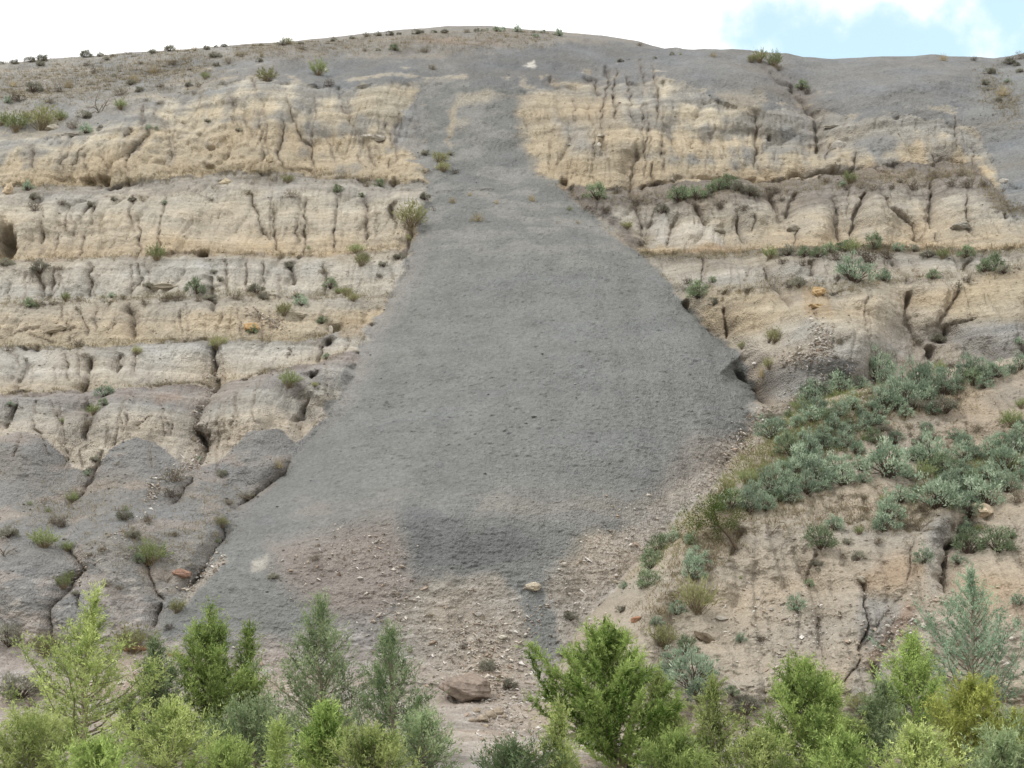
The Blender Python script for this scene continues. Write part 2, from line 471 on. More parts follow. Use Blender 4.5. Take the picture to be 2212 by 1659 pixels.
cracks(0, 1, [(6, .55, [(230, 100), (260, 190), (250, 270)]), (5, .45, [(350, 120), (310, 230), (280, 280)]), (5, .5, [(590, 90), (575, 180), (570, 250)]), (3, .3, [(380, 170), (320, 280)]),
              (3, .3, [(855, 80), (845, 240)]), (3, .3, [(905, 70), (895, 180)]), (4, .4, [(1470, 70), (1465, 220)]), (4, .4, [(1600, 50), (1590, 200)]), (4, .4, [(1710, 70), (1708, 190)]),
              (7, .6, [(1870, 50), (1890, 110), (1890, 190)]), (4, .4, [(2100, 80), (2110, 150)]), (8, .7, [(1365, 130), (1370, 280), (1390, 380)]),
              (7, .6, [(830, 310), (850, 370), (855, 430), (860, 530)]), (3, .35, [(395, 330), (400, 410)]), (4, .35, [(545, 400), (570, 500)]), (3, .3, [(630, 340), (625, 470)]),
              (9, .7, [(180, 670), (130, 760), (80, 820), (85, 880)]), (3, .35, [(425, 630), (425, 740), (440, 800)]), (3, .3, [(505, 630), (505, 760)]),
              (8, .65, [(590, 650), (560, 760), (530, 850), (520, 900)]), (6, .5, [(780, 630), (755, 700), (735, 760)]), (4, .35, [(890, 630), (865, 750)]),
              (12, .9, [(1370, 560), (1375, 640), (1370, 720), (1395, 800), (1370, 870), (1300, 960), (1265, 1040), (1255, 1120), (1290, 1190), (1320, 1240), (1290, 1330), (1200, 1360)]),
              (5, .6, [(1368, 600), (1372, 720)]), (5, .7, [(1270, 1120), (1290, 1170), (1320, 1190)]), (5, .5, [(1305, 1220), (1325, 1250)]),
              (9, .7, [(2140, 500), (2090, 560), (2060, 640), (2050, 700)]), (6, .8, [(2015, 750), (2025, 800)]), (11, 1.0, [(2010, 880), (1960, 960), (1940, 1020), (1870, 1070)]),
              (9, .85, [(550, 900), (550, 1000), (545, 1100), (540, 1170), (555, 1220)]), (2.5, .25, [(250, 960), (235, 1020)]),
              (3, .3, [(205, 1050), (220, 1110), (260, 1140), (280, 1200), (295, 1260), (300, 1310)]), (3, .3, [(410, 1060), (410, 1210)]), (2.5, .2, [(125, 1170), (90, 1280)]),
              (2.5, .25, [(425, 1260), (420, 1350)]), (3, .3, [(510, 1270), (530, 1360)]), (8, .7, [(130, 950), (60, 1010), (20, 1080), (40, 1120)]), (2.5, .2, [(980, 1180), (970, 1350)]),
              (2.5, .2, [(1060, 1040), (1080, 1100)]), (2, .2, [(830, 1050), (800, 1130)]), (2, .2, [(770, 1080), (740, 1200)]), (2, .2, [(700, 1110), (690, 1200)]), (2, .2, [(1440, 1020), (1410, 1100)]),
              (2, .2, [(1530, 1020), (1500, 1110)]), (2, .2, [(1360, 1060), (1330, 1160)]), (2.5, .3, [(990, 1035), (880, 1095)]),
              (5, .4, [(640, 1320), (560, 1470), (460, 1590)]), (5, .4, [(1870, 1320), (1830, 1400), (1700, 1490), (1550, 1610)]), (5, .35, [(1220, 1460), (1120, 1590)]),
              (3.5, .35, [(1110, 545), (1200, 545), (1330, 540)]), (3.5, .3, [(960, 835), (1100, 825), (1340, 820)]), (4, .35, [(1590, 785), (1700, 750), (1790, 735)]), (4, .3, [(150, 915), (330, 890)]),
              (3, .3, [(210, 520), (330, 545)]), (3, .3, [(100, 500), (300, 470), (500, 480)])])
cracks(0, 2, [(5, .35, [(440, 250), (520, 350)]), (5, .45, [(560, 330), (420, 480), (370, 550), (310, 620), (300, 690), (310, 770), (300, 860), (270, 960)]),
              (5, .4, [(930, 330), (960, 420), (990, 490), (1050, 560)]), (6, .55, [(1450, 70), (1410, 180), (1360, 260), (1250, 430), (1150, 520)]), (5, .5, [(1030, 600), (1000, 650), (975, 740)]),
              (3, .3, [(500, 550), (505, 610)])])
cracks(2, 1, [(8, .7, [(280, 270), (290, 400), (310, 530)]), (9, .8, [(530, 40), (570, 100), (650, 230), (690, 290), (720, 350)]), (5, .5, [(835, 50), (838, 110)]), (4, .4, [(125, 40), (130, 150)]),
              (5, .4, [(1370, 40), (1480, 150), (1540, 160)]), (4, .3, [(1480, 40), (1560, 140)]), (12, .9, [(1500, 200), (1460, 330), (1450, 370), (1520, 490), (1610, 590), (1640, 650)]),
              (9, 1.0, [(1730, 440), (1710, 490), (1700, 560)]), (4, .6, [(1740, 440), (1830, 430), (1900, 400)]), (9, .8, [(1870, 20), (1820, 100)]), (6, .5, [(600, 490), (580, 570)]),
              (13, 1.3, [(330, 680), (400, 750), (470, 800), (520, 850), (560, 900), (580, 960)]), (10, .6, [(0, 290), (150, 420), (330, 600)]), (5, .4, [(1780, 250), (1700, 400)]),
              (5, .5, [(1590, 620), (1630, 640)])])
# hairline joints all over the steep faces
jr = random.Random(21)
for q in range(85):
    left = jr.random() < .55
    lines = LEFT if left else RIGHT
    b = jr.randrange(0, 6 if left else 4)
    x = jr.uniform(-40, 880) if left else jr.uniform(1230, 2230)
    y0_, y1_ = float(pl(lines[b], x)), float(pl(lines[b + 1], x))
    ya = y0_ + (y1_ - y0_) * jr.uniform(.1, .5)
    yb_ = ya + jr.uniform(.3, .8) * max(y1_ - y0_, 40)
    pts, xx = [], x
    for k in range(6):
        pts.append((xx, ya + (yb_ - ya) * k / 5))
        xx += jr.gauss(0, 3.2)
    CR.append((jr.uniform(1.4, 2.1), jr.uniform(.10, .22), pts))
    if jr.random() < .35:
        i = jr.randrange(1, 4)
        s_ = jr.choice((-1, 1))
        CR.append((1.4, jr.uniform(.08, .15), [pts[i], (pts[i][0] + s_ * 8, pts[i][1] - 14), (pts[i][0] + s_ * 13, pts[i][1] - 32)]))
SPCR = []
for w, d, pts in [(4.5, .75, [(1165, 450), (1180, 520), (1178, 600), (1200, 660), (1220, 720), (1200, 770), (1170, 840), (1160, 920)]),
                  (13, 1.3, [(1900, 40), (1860, 130), (1780, 200), (1760, 290), (1755, 420), (1730, 530)]), (3, .2, [(880, 680), (890, 860), (920, 940)]),
                  (4, .3, [(1150, 950), (1100, 1030), (1070, 1120)]), (3, .2, [(1490, 200), (1470, 440)]), (3, .2, [(1230, 990), (1240, 1080)]),
                  (8, .35, [(300, 300), (380, 160), (420, 130)]), (8, .3, [(880, 230), (800, 480)]), (5, .2, [(1420, 560), (1280, 730), (1170, 880)])]:
    SPCR.append((w, d, T(2, 2, pts)))
ff = fine.ravel()
spf = SPUR.ravel()
CRK = np.zeros(X.size)
for lst, flag in ((CR, False), (SPCR, True)):
    for w, d, pts in lst:
        if w < 6 and len(pts) < 7:
            pts = [tuple(p[:2]) for p in pts]
            pts = [(pts[0][0] + .3 * (pts[0][0] - pts[1][0]), pts[0][1] + .3 * (pts[0][1] - pts[1][1]))] + pts + [(pts[-1][0] + .3 * (pts[-1][0] - pts[-2][0]), pts[-1][1] + .3 * (pts[-1][1] - pts[-2][1]))]
        idx, dd, al = line_dist(pts, w * 6 + 4)
        ok = spf[idx] == flag
        idx, dd, al = idx[ok], dd[ok], al[ok]
        tap = np.clip(np.minimum(al, 1 - al) / 0.18, 0, 1) ** 0.7
        tap = tap * np.clip(0.9 + 0.3 * noise(X.ravel()[idx] / 0.9, SS.ravel()[idx] / 0.9, 110), 0.5, 1.2)
        we = np.clip(w * 0.5, 1.75, 4.0)
        d = d * (0.78 if 9 <= w < 13 else 1.0)
        if w < 5 and not flag:
            tap = tap * (1 - np.minimum(CONE.ravel()[idx], 1))
        ff[idx] -= d * (0.8 if w < 5 else 1.0) * tap * ((0.8 if w < 5 else 0.6) * np.exp(-(dd / we) ** 2) + (0.9 if w >= 5 else 0.22) * np.clip(1 - dd / (w * (5.2 if w >= 5 else 3.4)), 0, 1) ** 1.35)
        CRK[idx] = np.maximum(CRK[idx], tap * np.exp(-(dd / (w * 2.4)) ** 2))
CRK = CRK.reshape(X.shape)
# hollows under the beds
CAVES = T(0, 0, [(665, 1155, 9, 6, .7), (1350, 1075, 11, 7, .8), (1305, 1648, 12, 8, .9), (18, 1570, 22, 34, 3.0), (1300, 880, 8, 5, .4), (1375, 960, 9, 5, .4), (580, 1175, 10, 5, .5), (730, 1208, 13, 5, .5),
                 (895, 970, 5, 4, .3), (1440, 1205, 8, 4, .3)])
CAVES += T(2, 0, [(2075, 1415, 4, 6, .5), (550, 893, 5, 5, .6), (430, 1290, 30, 12, .25)]) + T(0, 1, [(2160, 465, 15, 10, .8), (2025, 775, 7, 9, .8), (2125, 545, 10, 10, .5), (230, 590, 10, 6, .3)])
CAVES += T(1, 0, [(350, 1172, 10, 7, .6), (1768, 628, 4, 5, .4), (1975, 680, 8, 7, .25), (1455, 1172, 14, 6, .4), (1720, 460, 8, 12, .4), (1690, 925, 7, 10, .5), (240, 905, 14, 5, .3)]) + T(2, 1, [(1470, 270, 7, 10, .5), (1625, 610, 7, 16, .6), (30, 300, 6, 8, .5)])
for cx_, cy_, rx, ry, d in CAVES:
    q = ((kx - cx_) / rx) ** 2 + ((ky - cy_) / ry) ** 2
    fine -= np.where((q < 6) & ~SPUR, d * np.exp(-q ** 1.6), 0)
# broken, lumpy cliff in the upper left
lump = inside([(240, 400), (300, 300), (420, 275), (520, 290), (560, 340), (530, 395), (400, 400)], soft=25)
fine += lump * (0.24 * np.abs(fbm(XS / 1.1, SS / 1.1, 120, 3)) - 0.1)

# ---- crumbly surface: popcorn clay, clods and little terraces
grain = 0.020 * noise(XS / 0.20, SS / 0.16, 130) + 0.016 * noise(XS / 0.11, SS / 0.10, 131)
clod = np.abs(fbm(XS / 0.42, SS / 0.22, 133, 3))
terr = np.clip(noise(XS / 1.5, SS / 0.5, 137) - 0.12, 0, 1) * np.clip(noise(XS / 0.35, SS / 0.14, 138), 0, 1)
fine += grain * 1.5 + 0.12 * CONE * noise(XS / 0.9 + 0.2 * noise(XS / 3, SS / 3, 199), SS / 9, 198) * smooth(420, 560, vy) + CONE * ((0.085 - 0.05 * smooth(950, 1100, vy)) * clod - 0.17 * terr) + (1 - CONE) * (0.045 * fbm(XS / 0.45, SS / 0.35, 140, 2) - 0.05 * terr)
fine += np.where(SPUR, 0.10 * fbm(XS / 0.9, SS / 0.7, 143, 4) - 0.12 * terr, 0)
lowrough = smooth(1130, 1300, vy) * (1 - SPUR)
fine += lowrough * 0.045 * fbm(XS / 0.5, SS / 0.4, 145, 3)
darkpatch = inside([(866, 1100), (940, 1112), (1040, 1150), (1160, 1165), (1150, 1195), (1080, 1222), (1000, 1232), (935, 1252), (905, 1266), (884, 1190)], wx + 14 * fbm(XS / 1.5, SS / 1.1, 190, 3), wy + 14 * fbm(XS / 1.5, SS / 1.1, 194, 3), soft=24)
fine -= darkpatch * 0.04 * np.abs(fbm(XS / 0.33, SS / 0.17, 147, 4, 0.7))

damp = np.where(behind, 0.15, 0.12 + 0.88 * smooth(0, 60, vy - pl(SKYLINE, vx))) * (1 - 0.75 * smooth(1500, 1620, vy))
YF = Yc_ - fine * damp
ZF = Z + np.where(SPUR, 0, flat * 0.2 * fbm(XS / 4, SS / 4, 30, 3))
FX, FY = project(X, YF, ZF)

# ------------------------------------------------------------------ what the ground is made of, as colour
C = np.zeros(X.shape + (3,))
C[:] = alb((180, 166, 148))


def lay(c, w):
    global C
    w = np.clip(w, 0, 1)[..., None]
    C = C * (1 - w) + alb(c) * w


n1 = fbm(XS / 2.2, SS / 1.6, 150, 4)
n2 = fbm(XS / 0.5, SS / 0.35, 155, 3)
n3 = noise(XS / 0.13, SS / 0.11, 159)
BT = [None,
      [((197, 188, 167), 0), ((200, 186, 154), .25), ((198, 177, 139), .6), ((192, 170, 131), 1)],
      [((158, 150, 135), 0), ((167, 158, 143), .18), ((191, 181, 158), .35), ((196, 179, 148), .7), ((198, 173, 133), 1)],
      [((174, 154, 127), 0), ((177, 165, 143), .15), ((188, 180, 162), .4), ((186, 177, 156), 1)],
      [((169, 156, 135), 0), ((181, 170, 148), .3), ((196, 175, 139), .6), ((190, 171, 135), 1)],
      [((158, 150, 137), 0), ((175, 169, 155), .2), ((188, 180, 162), .5), ((192, 175, 146), 1)],
      [((154, 141, 131), 0), ((160, 156, 148), .3), ((173, 167, 152), .5), ((196, 179, 152), .9), ((192, 177, 153), 1)]]
for i in range(1, 7):
    m = (BAND >= i) & (BAND < i + 1) & ISLEFT & ~SPUR
    f = BAND - i + 0.08 * n1 + 0.05 * n2
    ks = [k for _, k in BT[i]]
    cs = np.array([alb(c) for c, _ in BT[i]])
    col = np.stack([np.interp(f, ks, cs[:, j]) for j in range(3)], -1)
    C = np.where(m[..., None], col, C)
BR = [None, BT[1],
      [((139, 129, 116), 0), ((148, 137, 122), .32), ((181, 171, 150), .5), ((194, 175, 141), .8), ((198, 171, 129), 1)],
      [((133, 124, 106), 0), ((158, 148, 129), .3), ((177, 167, 148), .6), ((175, 164, 143), 1)],
      [((167, 156, 137), 0), ((192, 173, 139), .3), ((186, 171, 143), .55), ((173, 162, 146), 1)]]
for i in range(1, 5):
    m = (BAND >= i) & (BAND < i + 1) & ~ISLEFT & ~SPUR
    f = BAND - i + 0.10 * n1 + 0.05 * n2
    ks = [k for _, k in BR[i]]
    cs = np.array([alb(c) for c, _ in BR[i]])
    col = np.stack([np.interp(f, ks, cs[:, j]) for j in range(3)], -1)
    C = np.where(m[..., None], col, C)
# upper slopes
up = (BAND == 0.5) & ~SPUR
lay((158, 155, 147), up * smooth(620, 520, wx) * 1.0)
lay((135, 136, 134), up * smooth(520, 640, wx))
lay((134, 136, 136), up * smooth(1.5, 0.4, np.hypot((wx - 420) / 190, (wy - 150) / 26)) * .6)
lay((170, 155, 130), up * smooth(0.0, 0.5, n1) * smooth(560, 420, wx) * .35)
lay((150, 144, 133), up * inside([(560, 60), (1000, 30), (1480, 90), (1470, 112), (1380, 96), (1250, 90), (1150, 105), (980, 125), (700, 128), (480, 130)], soft=9))
lay((176, 140, 110), up * inside([(900, 82), (960, 84), (1080, 92), (1080, 97), (930, 92)], soft=9) * .5)
lay((120, 122, 122), up * inside([(960, 120), (1120, 108), (1260, 92), (1380, 98), (1450, 122), (1300, 140), (1230, 175), (1100, 200), (1020, 175)], soft=14) * .8)
lay((142, 144, 142), inside([(1225, 108), (1290, 108), (1310, 135), (1260, 130)], soft=14) * .5)
lay((122, 125, 125), inside([(740, 125), (900, 140), (950, 165), (900, 180), (740, 165), (690, 140)], soft=16) * .7)
# grey wash and dust hang down over the top of the tan cliffs; the edge is ragged
wash = ((BAND >= 1) & (BAND < 2) & ~SPUR) * smooth(0.72, 0.02, BAND - 1 - 0.42 * smooth(1500, 1750, vx) + 0.15 * smooth(700, 500, vx) + 0.55 * n1 + 0.5 * noise(XS / 0.7, SS / 4.5, 172))
lay((152, 149, 140), wash * .85)
tanup = up * (vy > pl(SKYLINE, vx) + 40) * smooth(0.15, 0.5, n1 + 0.3 * n2 - 0.02 * (np.where(ISLEFT, pl(LEFT[0], vx), pl(RIGHT[0], vx)) - vy) + 0.25)
lay((178, 166, 142), tanup * .8)
# lower left: grey mounds of shale
low = (BAND == 7.5) & ISLEFT & ~SPUR
lay((143, 141, 136), low * 1.0)
lay((162, 148, 134), low * smooth(0.1, 0.5, n1 + 0.25 * smooth(1150, 1300, wy)) * .75)
lay((166, 150, 136), low * smooth(1330, 1420, wy) * .8)
# the right side below the benches
lowr = (BAND == 5.5) & ~ISLEFT & ~SPUR
lay((168, 156, 138), lowr)
lay((140, 137, 131), inside([(1650, 800), (1700, 778), (1790, 770), (1860, 790), (1800, 825), (1700, 850), (1650, 850)], soft=8))
lay((160, 157, 148), inside([(1665, 830), (1790, 800), (1800, 826), (1690, 862)], soft=6) * .8)
lay((158, 154, 142), inside([(1740, 690), (1880, 720), (1960, 765), (1800, 765), (1690, 745)], soft=12) * .7)
lay((142, 139, 130), inside([(2060, 720), (2212, 690), (2300, 690), (2300, 780), (2080, 770)], soft=12) * .7)
# talus cone
GREY = alb((131, 134, 130))
conepoly = [(905, 180), (905, 300), (925, 420), (903, 480), (868, 590), (800, 715), (745, 835), (690, 920), (618, 1012), (545, 1085), (482, 1160), (432, 1232), (340, 1345), (335, 1400), (480, 1395),
            (640, 1395), (760, 1330), (890, 1262), (1080, 1240), (1130, 1290), (1140, 1390), (1180, 1490), (1235, 1490), (1222, 1400), (1175, 1285), (1215, 1225), (1300, 1150), (1400, 1085),
            (1500, 1040), (1590, 960), (1640, 890), (1648, 850), (1612, 782), (1558, 722), (1480, 652), (1398, 562), (1284, 472), (1190, 392), (1128, 300), (1118, 180)]
cm = np.where(SPUR, 0, np.maximum(inside(conepoly, wx + (10 + 22 * smooth(520, 380, wy)) * n1, wy + 8 * n1, soft=7) * smooth(1180, 1020, wy), inside(conepoly, wx + 18 * n1, wy + 22 * n1, soft=34) * smooth(1040, 1150, wy)))
C = C * (1 - cm[..., None]) + GREY * cm[..., None]
lay((151, 147, 140), cm * smooth(60, 10, wx - pl(EL, wy)) * smooth(480, 560, wy) * smooth(1000, 850, wy) * .8)
lay((156, 151, 141), cm * smooth(620, 480, wy) * smooth(0.0, 0.4, n1 + .15) * .45)
lay((162, 148, 134), cm * smooth(900, 980, wy) * inside([(1500, 900), (1660, 880), (1650, 980), (1560, 1060), (1400, 1090), (1450, 1010)], soft=40) * .6)
lay((162, 144, 130), inside([(580, 1175), (700, 1150), (840, 1120), (880, 1190), (900, 1270), (820, 1340), (700, 1330), (600, 1250)], soft=40) * .7 * (~SPUR))
lay((112, 115, 116), darkpatch * .7)
lay((124, 128, 130), inside([(1340, 1030), (1400, 1010), (1420, 1060), (1350, 1085)], soft=25) * .4)
lay((190, 182, 165), inside([(545, 1210), (575, 1200), (580, 1225), (550, 1235)], soft=8) * .8)
lay((178, 168, 152), inside([(1160, 1275), (1175, 1275), (1220, 1380), (1200, 1360)], soft=8) * .7 * (~SPUR))
lay((186, 172, 152), inside([(400, 1270), (470, 1205), (490, 1215), (440, 1260), (380, 1330)], soft=8) * .7)
lay((146, 146, 143), inside([(912, 195), (882, 235), (852, 268), (842, 300), (862, 322), (912, 350)], soft=8) * .9)
lay((131, 134, 130), (~SPUR) * inside([(1080, 1225), (1150, 1225), (1185, 1290), (1212, 1400), (1232, 1495), (1176, 1495), (1150, 1400), (1128, 1300)], soft=12) * .95)
lay((190, 180, 164), (~SPUR) * inside([(1178, 1282), (1192, 1290), (1226, 1390), (1214, 1380)], soft=7) * .6)
lay((188, 175, 158), (~SPUR) * inside([(1390, 1088), (1500, 1035), (1590, 960), (1645, 885), (1690, 930), (1610, 1040), (1520, 1130), (1430, 1215), (1350, 1300), (1250, 1340), (1240, 1270), (1300, 1170)], wx + 20 * n1, wy + 16 * n1, soft=30) * .75)
# tan windows in the grey at the head of the cone
lay((187, 172, 140), inside([(775, 185), (905, 188), (890, 225), (862, 262), (800, 262), (760, 240)], soft=7))
lay((186, 175, 150), inside([(985, 205), (1050, 196), (1090, 202), (1000, 235), (975, 232)], soft=7) * .75)
lay((186, 168, 134), inside([(968, 235), (985, 230), (985, 285), (968, 320)], soft=6) * .7)
lay((182, 172, 150), inside([(985, 255), (1015, 255), (1005, 272), (985, 275)], soft=7) * .6)
lay((186, 166, 130), inside([(1112, 210), (1250, 185), (1330, 205), (1360, 300), (1390, 390), (1270, 392), (1190, 380), (1150, 350), (1125, 290)], wx + 20 * n1, wy + 12 * n1, soft=26) * .8)
lay((146, 147, 144), inside([(1195, 250), (1240, 262), (1275, 295), (1300, 330), (1250, 330), (1215, 300)], wx + 14 * n1, wy + 10 * n1, soft=18) * .6)
lay((215, 208, 192), inside([(1132, 137), (1150, 134), (1162, 143), (1150, 152), (1135, 146)], soft=4) * .9)
lay((186, 170, 140), inside([(1545, 200), (1640, 195), (1660, 225), (1620, 240), (1560, 225)], soft=12) * .55)
lay((140, 141, 137), inside([(1640, 240), (1750, 235), (1770, 300), (1740, 330), (1660, 280)], soft=14) * .6)
lay((138, 140, 137), inside([(1840, 300), (1930, 290), (1950, 320), (1890, 340), (1850, 340)], soft=14) * .6)
lay((138, 140, 138), inside([(2100, 140), (2280, 130), (2280, 480), (2180, 480), (2160, 380), (2130, 300), (2080, 250)], soft=14) * .85 * (~SPUR))
lay((122, 112, 104), inside([(1215, 400), (1250, 400), (1330, 470), (1390, 520), (1370, 540), (1290, 470), (1230, 430)], soft=8) * .8)
lay((205, 198, 184), inside([(1475, 480), (1540, 490), (1570, 525), (1440, 530), (1420, 500)], soft=8) * .6)
lay((198, 192, 178), inside([(1410, 450), (1450, 470), (1440, 525), (1405, 530)], soft=8) * .5)
lay((186, 150, 110), inside([(1480, 533), (1600, 530), (1600, 548), (1480, 548)], soft=5) * .6)
lay((190, 158, 112), inside([(1735, 625), (1790, 630), (1795, 680), (1740, 685)], soft=8) * .7)
lay((186, 164, 124), inside([(1530, 620), (1680, 630), (1700, 680), (1640, 720), (1560, 720), (1510, 670)], soft=12) * .6)
lay((186, 164, 122), inside([(2040, 640), (2140, 590), (2260, 600), (2260, 700), (2060, 690)], soft=14) * .6)
lay((186, 156, 112), inside([(735, 680), (790, 690), (785, 735), (735, 725)], soft=7) * .7)
lay((162, 132, 110), inside([(330, 850), (390, 845), (400, 870), (340, 870)], soft=8) * .6)
# the spur
spurw = SPUR.astype(float)
C = np.where(SPUR[..., None], alb((186, 169, 143)), C)
lay((186, 160, 128), spurw * inside([(1960, 830), (2212, 790), (2300, 790), (2300, 980), (2100, 1000), (1950, 930)], soft=30) * .5)
lay((152, 140, 120), spurw * smooth(-0.1, 0.4, n1) * smooth(1180, 1050, wy) * .6)
lay((166, 161, 150), spurw * inside([(1860, 1280), (1950, 1290), (1930, 1380), (1880, 1420), (1860, 1360)], soft=14) * .8)
lay((166, 162, 152), spurw * inside([(1840, 1440), (1960, 1410), (2010, 1450), (1990, 1560), (1830, 1520)], soft=12) * .7)
lay((168, 164, 154), spurw * inside([(2010, 1120), (2060, 1110), (2062, 1260), (2020, 1290), (1990, 1230)], soft=18) * .7)
lay((190, 150, 108), spurw * inside([(1850, 1250), (1950, 1190), (1990, 1200), (1980, 1250), (1930, 1270), (1870, 1280)], soft=20) * .5)
lay((168, 128, 100), spurw * inside([(1960, 1300), (2000, 1300), (1930, 1380), (1880, 1450), (1870, 1440), (1910, 1370)], soft=12) * .7)
lay((188, 156, 120), spurw * inside([(2100, 1250), (2300, 1250), (2300, 1340), (2120, 1330)], soft=25) * .5)
# the foot of the slope
toe = smooth(1380, 1500, vy) * (~SPUR)
lay((180, 164, 148), toe * .8)
lay((176, 148, 126), toe * smooth(0.1, 0.5, n1) * .5)
lay((196, 186, 172), (~SPUR) * (1 - cm) * smooth(1180, 1300, vy) * smooth(0.15, 0.5, n2) * .5)
# brown tint along the cracks, bleached and stained beds
lay((150, 130, 108), CRK * .38 * (1 - cm))
lam = noise(XS / 7, Z / 0.075 + 0.8 * noise(XS / 3, SS / 3, 175), 176)
stain = steep[..., None] * (0.17 * bed + 0.13 * lam)[..., None] * np.array([1.0, 1.02, 1.06])
C = C * (1 + stain)
C = C * (1 + 0.10 * n1 + 0.08 * n2 + 0.08 * n3)[..., None]
warm = (0.05 * (1 - .8 * cm) * fbm(XS / 3.5, SS / 2.5, 170, 2))[..., None] * np.array([1, 0.2, -1.0])
C = np.clip(C * (1 + warm), 0.015, 0.75)


def set_colors(me, cols):
    a = me.color_attributes.new('Col', 'FLOAT_COLOR', 'POINT')
    c4 = np.ones((len(cols), 4), np.float32)
    c4[:, :3] = cols
    a.data.foreach_set('color', c4.ravel())


def mesh_from(name, verts, faces, cols=None, smooth_=True):
    """verts (n,3), faces (m,3) or (m,4) arrays -> mesh"""
    me = bpy.data.meshes.new(name)
    verts = np.asarray(verts, np.float32)
    faces = np.asarray(faces, np.int32)
    k = faces.shape[1]
    me.vertices.add(len(verts))
    me.vertices.foreach_set('co', verts.ravel())
    me.loops.add(faces.size)
    me.loops.foreach_set('vertex_index', faces.ravel())
    me.polygons.add(len(faces))
    me.polygons.foreach_set('loop_start', np.arange(0, faces.size, k, dtype=np.int32))
    me.polygons.foreach_set('use_smooth', np.full(len(faces), smooth_))
    me.update(calc_edges=True)
    if cols is not None:
        set_colors(me, cols)
    return me


def material(name, build):
    m = bpy.data.materials.new(name)
    m.use_nodes = True
    nt = m.node_tree
    b = nt.nodes['Principled BSDF']
    b.inputs['Roughness'].default_value = 0.95
    b.inputs['Specular IOR Level'].default_value = 0.1
    build(nt, b)
    return m


def N(nt, t, **kw):
    n = nt.nodes.new(t)
    for k, v in kw.items():
        if k in n.inputs:
            n.inputs[k].default_value = v
        else:
            setattr(n, k, v)
    return n


def earth(nt, b):
    at = N(nt, 'ShaderNodeVertexColor', layer_name='Col')
    g = N(nt, 'ShaderNodeNewGeometry')
    na = N(nt, 'ShaderNodeTexNoise', Scale=7.0, Detail=8.0, Roughness=0.78)
    nb = N(nt, 'ShaderNodeTexVoronoi', Scale=13.0)
    for n in (na, nb):
        nt.links.new(g.outputs['Position'], n.inputs['Vector'])
    mp = N(nt, 'ShaderNodeMapRange', **{'From Min': 0.25, 'From Max': 0.75, 'To Min': 0.66, 'To Max': 1.32})
    nt.links.new(na.outputs['Fac'], mp.inputs['Value'])
    mx = N(nt, 'ShaderNodeMixRGB', blend_type='MULTIPLY', Fac=1.0)
    nt.links.new(at.outputs['Color'], mx.inputs['Color1'])
    nt.links.new(mp.outputs['Result'], mx.inputs['Color2'])
    nt.links.new(mx.outputs['Color'], b.inputs['Base Color'])
    ad = N(nt, 'ShaderNodeMath', operation='ADD')
    nt.links.new(na.outputs['Fac'], ad.inputs[0])
    nt.links.new(nb.outputs['Distance'], ad.inputs[1])
    bp = N(nt, 'ShaderNodeBump', Strength=0.9, Distance=0.07)
    nt.links.new(ad.outputs[0], bp.inputs['Height'])
    nt.links.new(bp.outputs['Normal'], b.inputs['Normal'])


M_EARTH = material('weathered_clay', earth)


def tag(o, label, cat, group=None):
    o['label'] = label
    o['category'] = cat
    if group:
        o['group'] = group
    return o


ids = np.arange(NT * NX).reshape(NT, NX)
quads = np.stack([ids[:-1, :-1], ids[:-1, 1:], ids[1:, 1:], ids[1:, :-1]], -1).reshape(-1, 4)
hv = np.stack([X, YF, ZF], -1).reshape(-1, 3)
hill = bpy.data.objects.new('hillside', mesh_from('hillside', hv, quads, C.reshape(-1, 3)))
hill.data.materials.append(M_EARTH)
COL.objects.link(hill)
hill['kind'] = 'structure'

# a wide sheet of ground round the hill, out to the horizon
gx = np.array([-900., -60, 60, 900])
gy = np.array([-400., -6, 140, 900])
gp = np.array([[x, y, -0.6 if y < 100 else -2.0] for y in gy for x in gx])
gi = np.arange(16).reshape(4, 4)
gq = np.stack([gi[:-1, :-1], gi[:-1, 1:], gi[1:, 1:], gi[1:, :-1]], -1).reshape(-1, 4)
ground = bpy.data.objects.new('ground', mesh_from('ground', gp, gq, np.tile(alb((165, 152, 130)), (16, 1))))
ground.data.materials.append(M_EARTH)
COL.objects.link(ground)
ground['kind'] = 'structure'

# ------------------------------------------------------------------ where things stand on the hill
cell = 4.0
bx = np.floor(FX / cell).astype(int)
by = np.floor(FY / cell).astype(int)
okv = (bx >= -40) & (bx < 620) & (by >= 0) & (by < 480) & ~np.repeat(behind, NX, 1)
key = (by * 1000 + bx + 100)[okv]
vid = np.nonzero(okv.ravel())[0]
order = np.lexsort((YF.ravel()[vid], key))
ukey, first = np.unique(key[order], return_index=True)
nearest = vid[order][first]
LOOKUP = np.full((490, 1000), -1, np.int64)
LOOKUP[ukey // 1000, ukey % 1000] = nearest
XR, YR, ZR, FXR, FYR = X.ravel(), YF.ravel(), ZF.ravel(), FX.ravel(), FY.ravel()


def ground_at(vx_, vy_):
    """world point of the hill under a point read in the photograph (the nearest surface there)"""
    i, j = int(math.floor(vx_ / cell)) + 100, int(math.floor(vy_ / cell))
    cand = LOOKUP[max(j - 2, 0):j + 3, max(i - 2, 0):i + 3].ravel()
    cand = cand[cand >= 0]
    if not len(cand):
        return None
    k = cand[np.argmin((FXR[cand] - vx_) ** 2 + (FYR[cand] - vy_) ** 2)]
    return Vector((XR[k], YR[k], ZR[k])), bool(spf[k])


def fol(c, k=0.95):
    return lin(c) * k


def unit(v):
    return v / np.maximum(np.linalg.norm(v, axis=-1, keepdims=True), 1e-6)


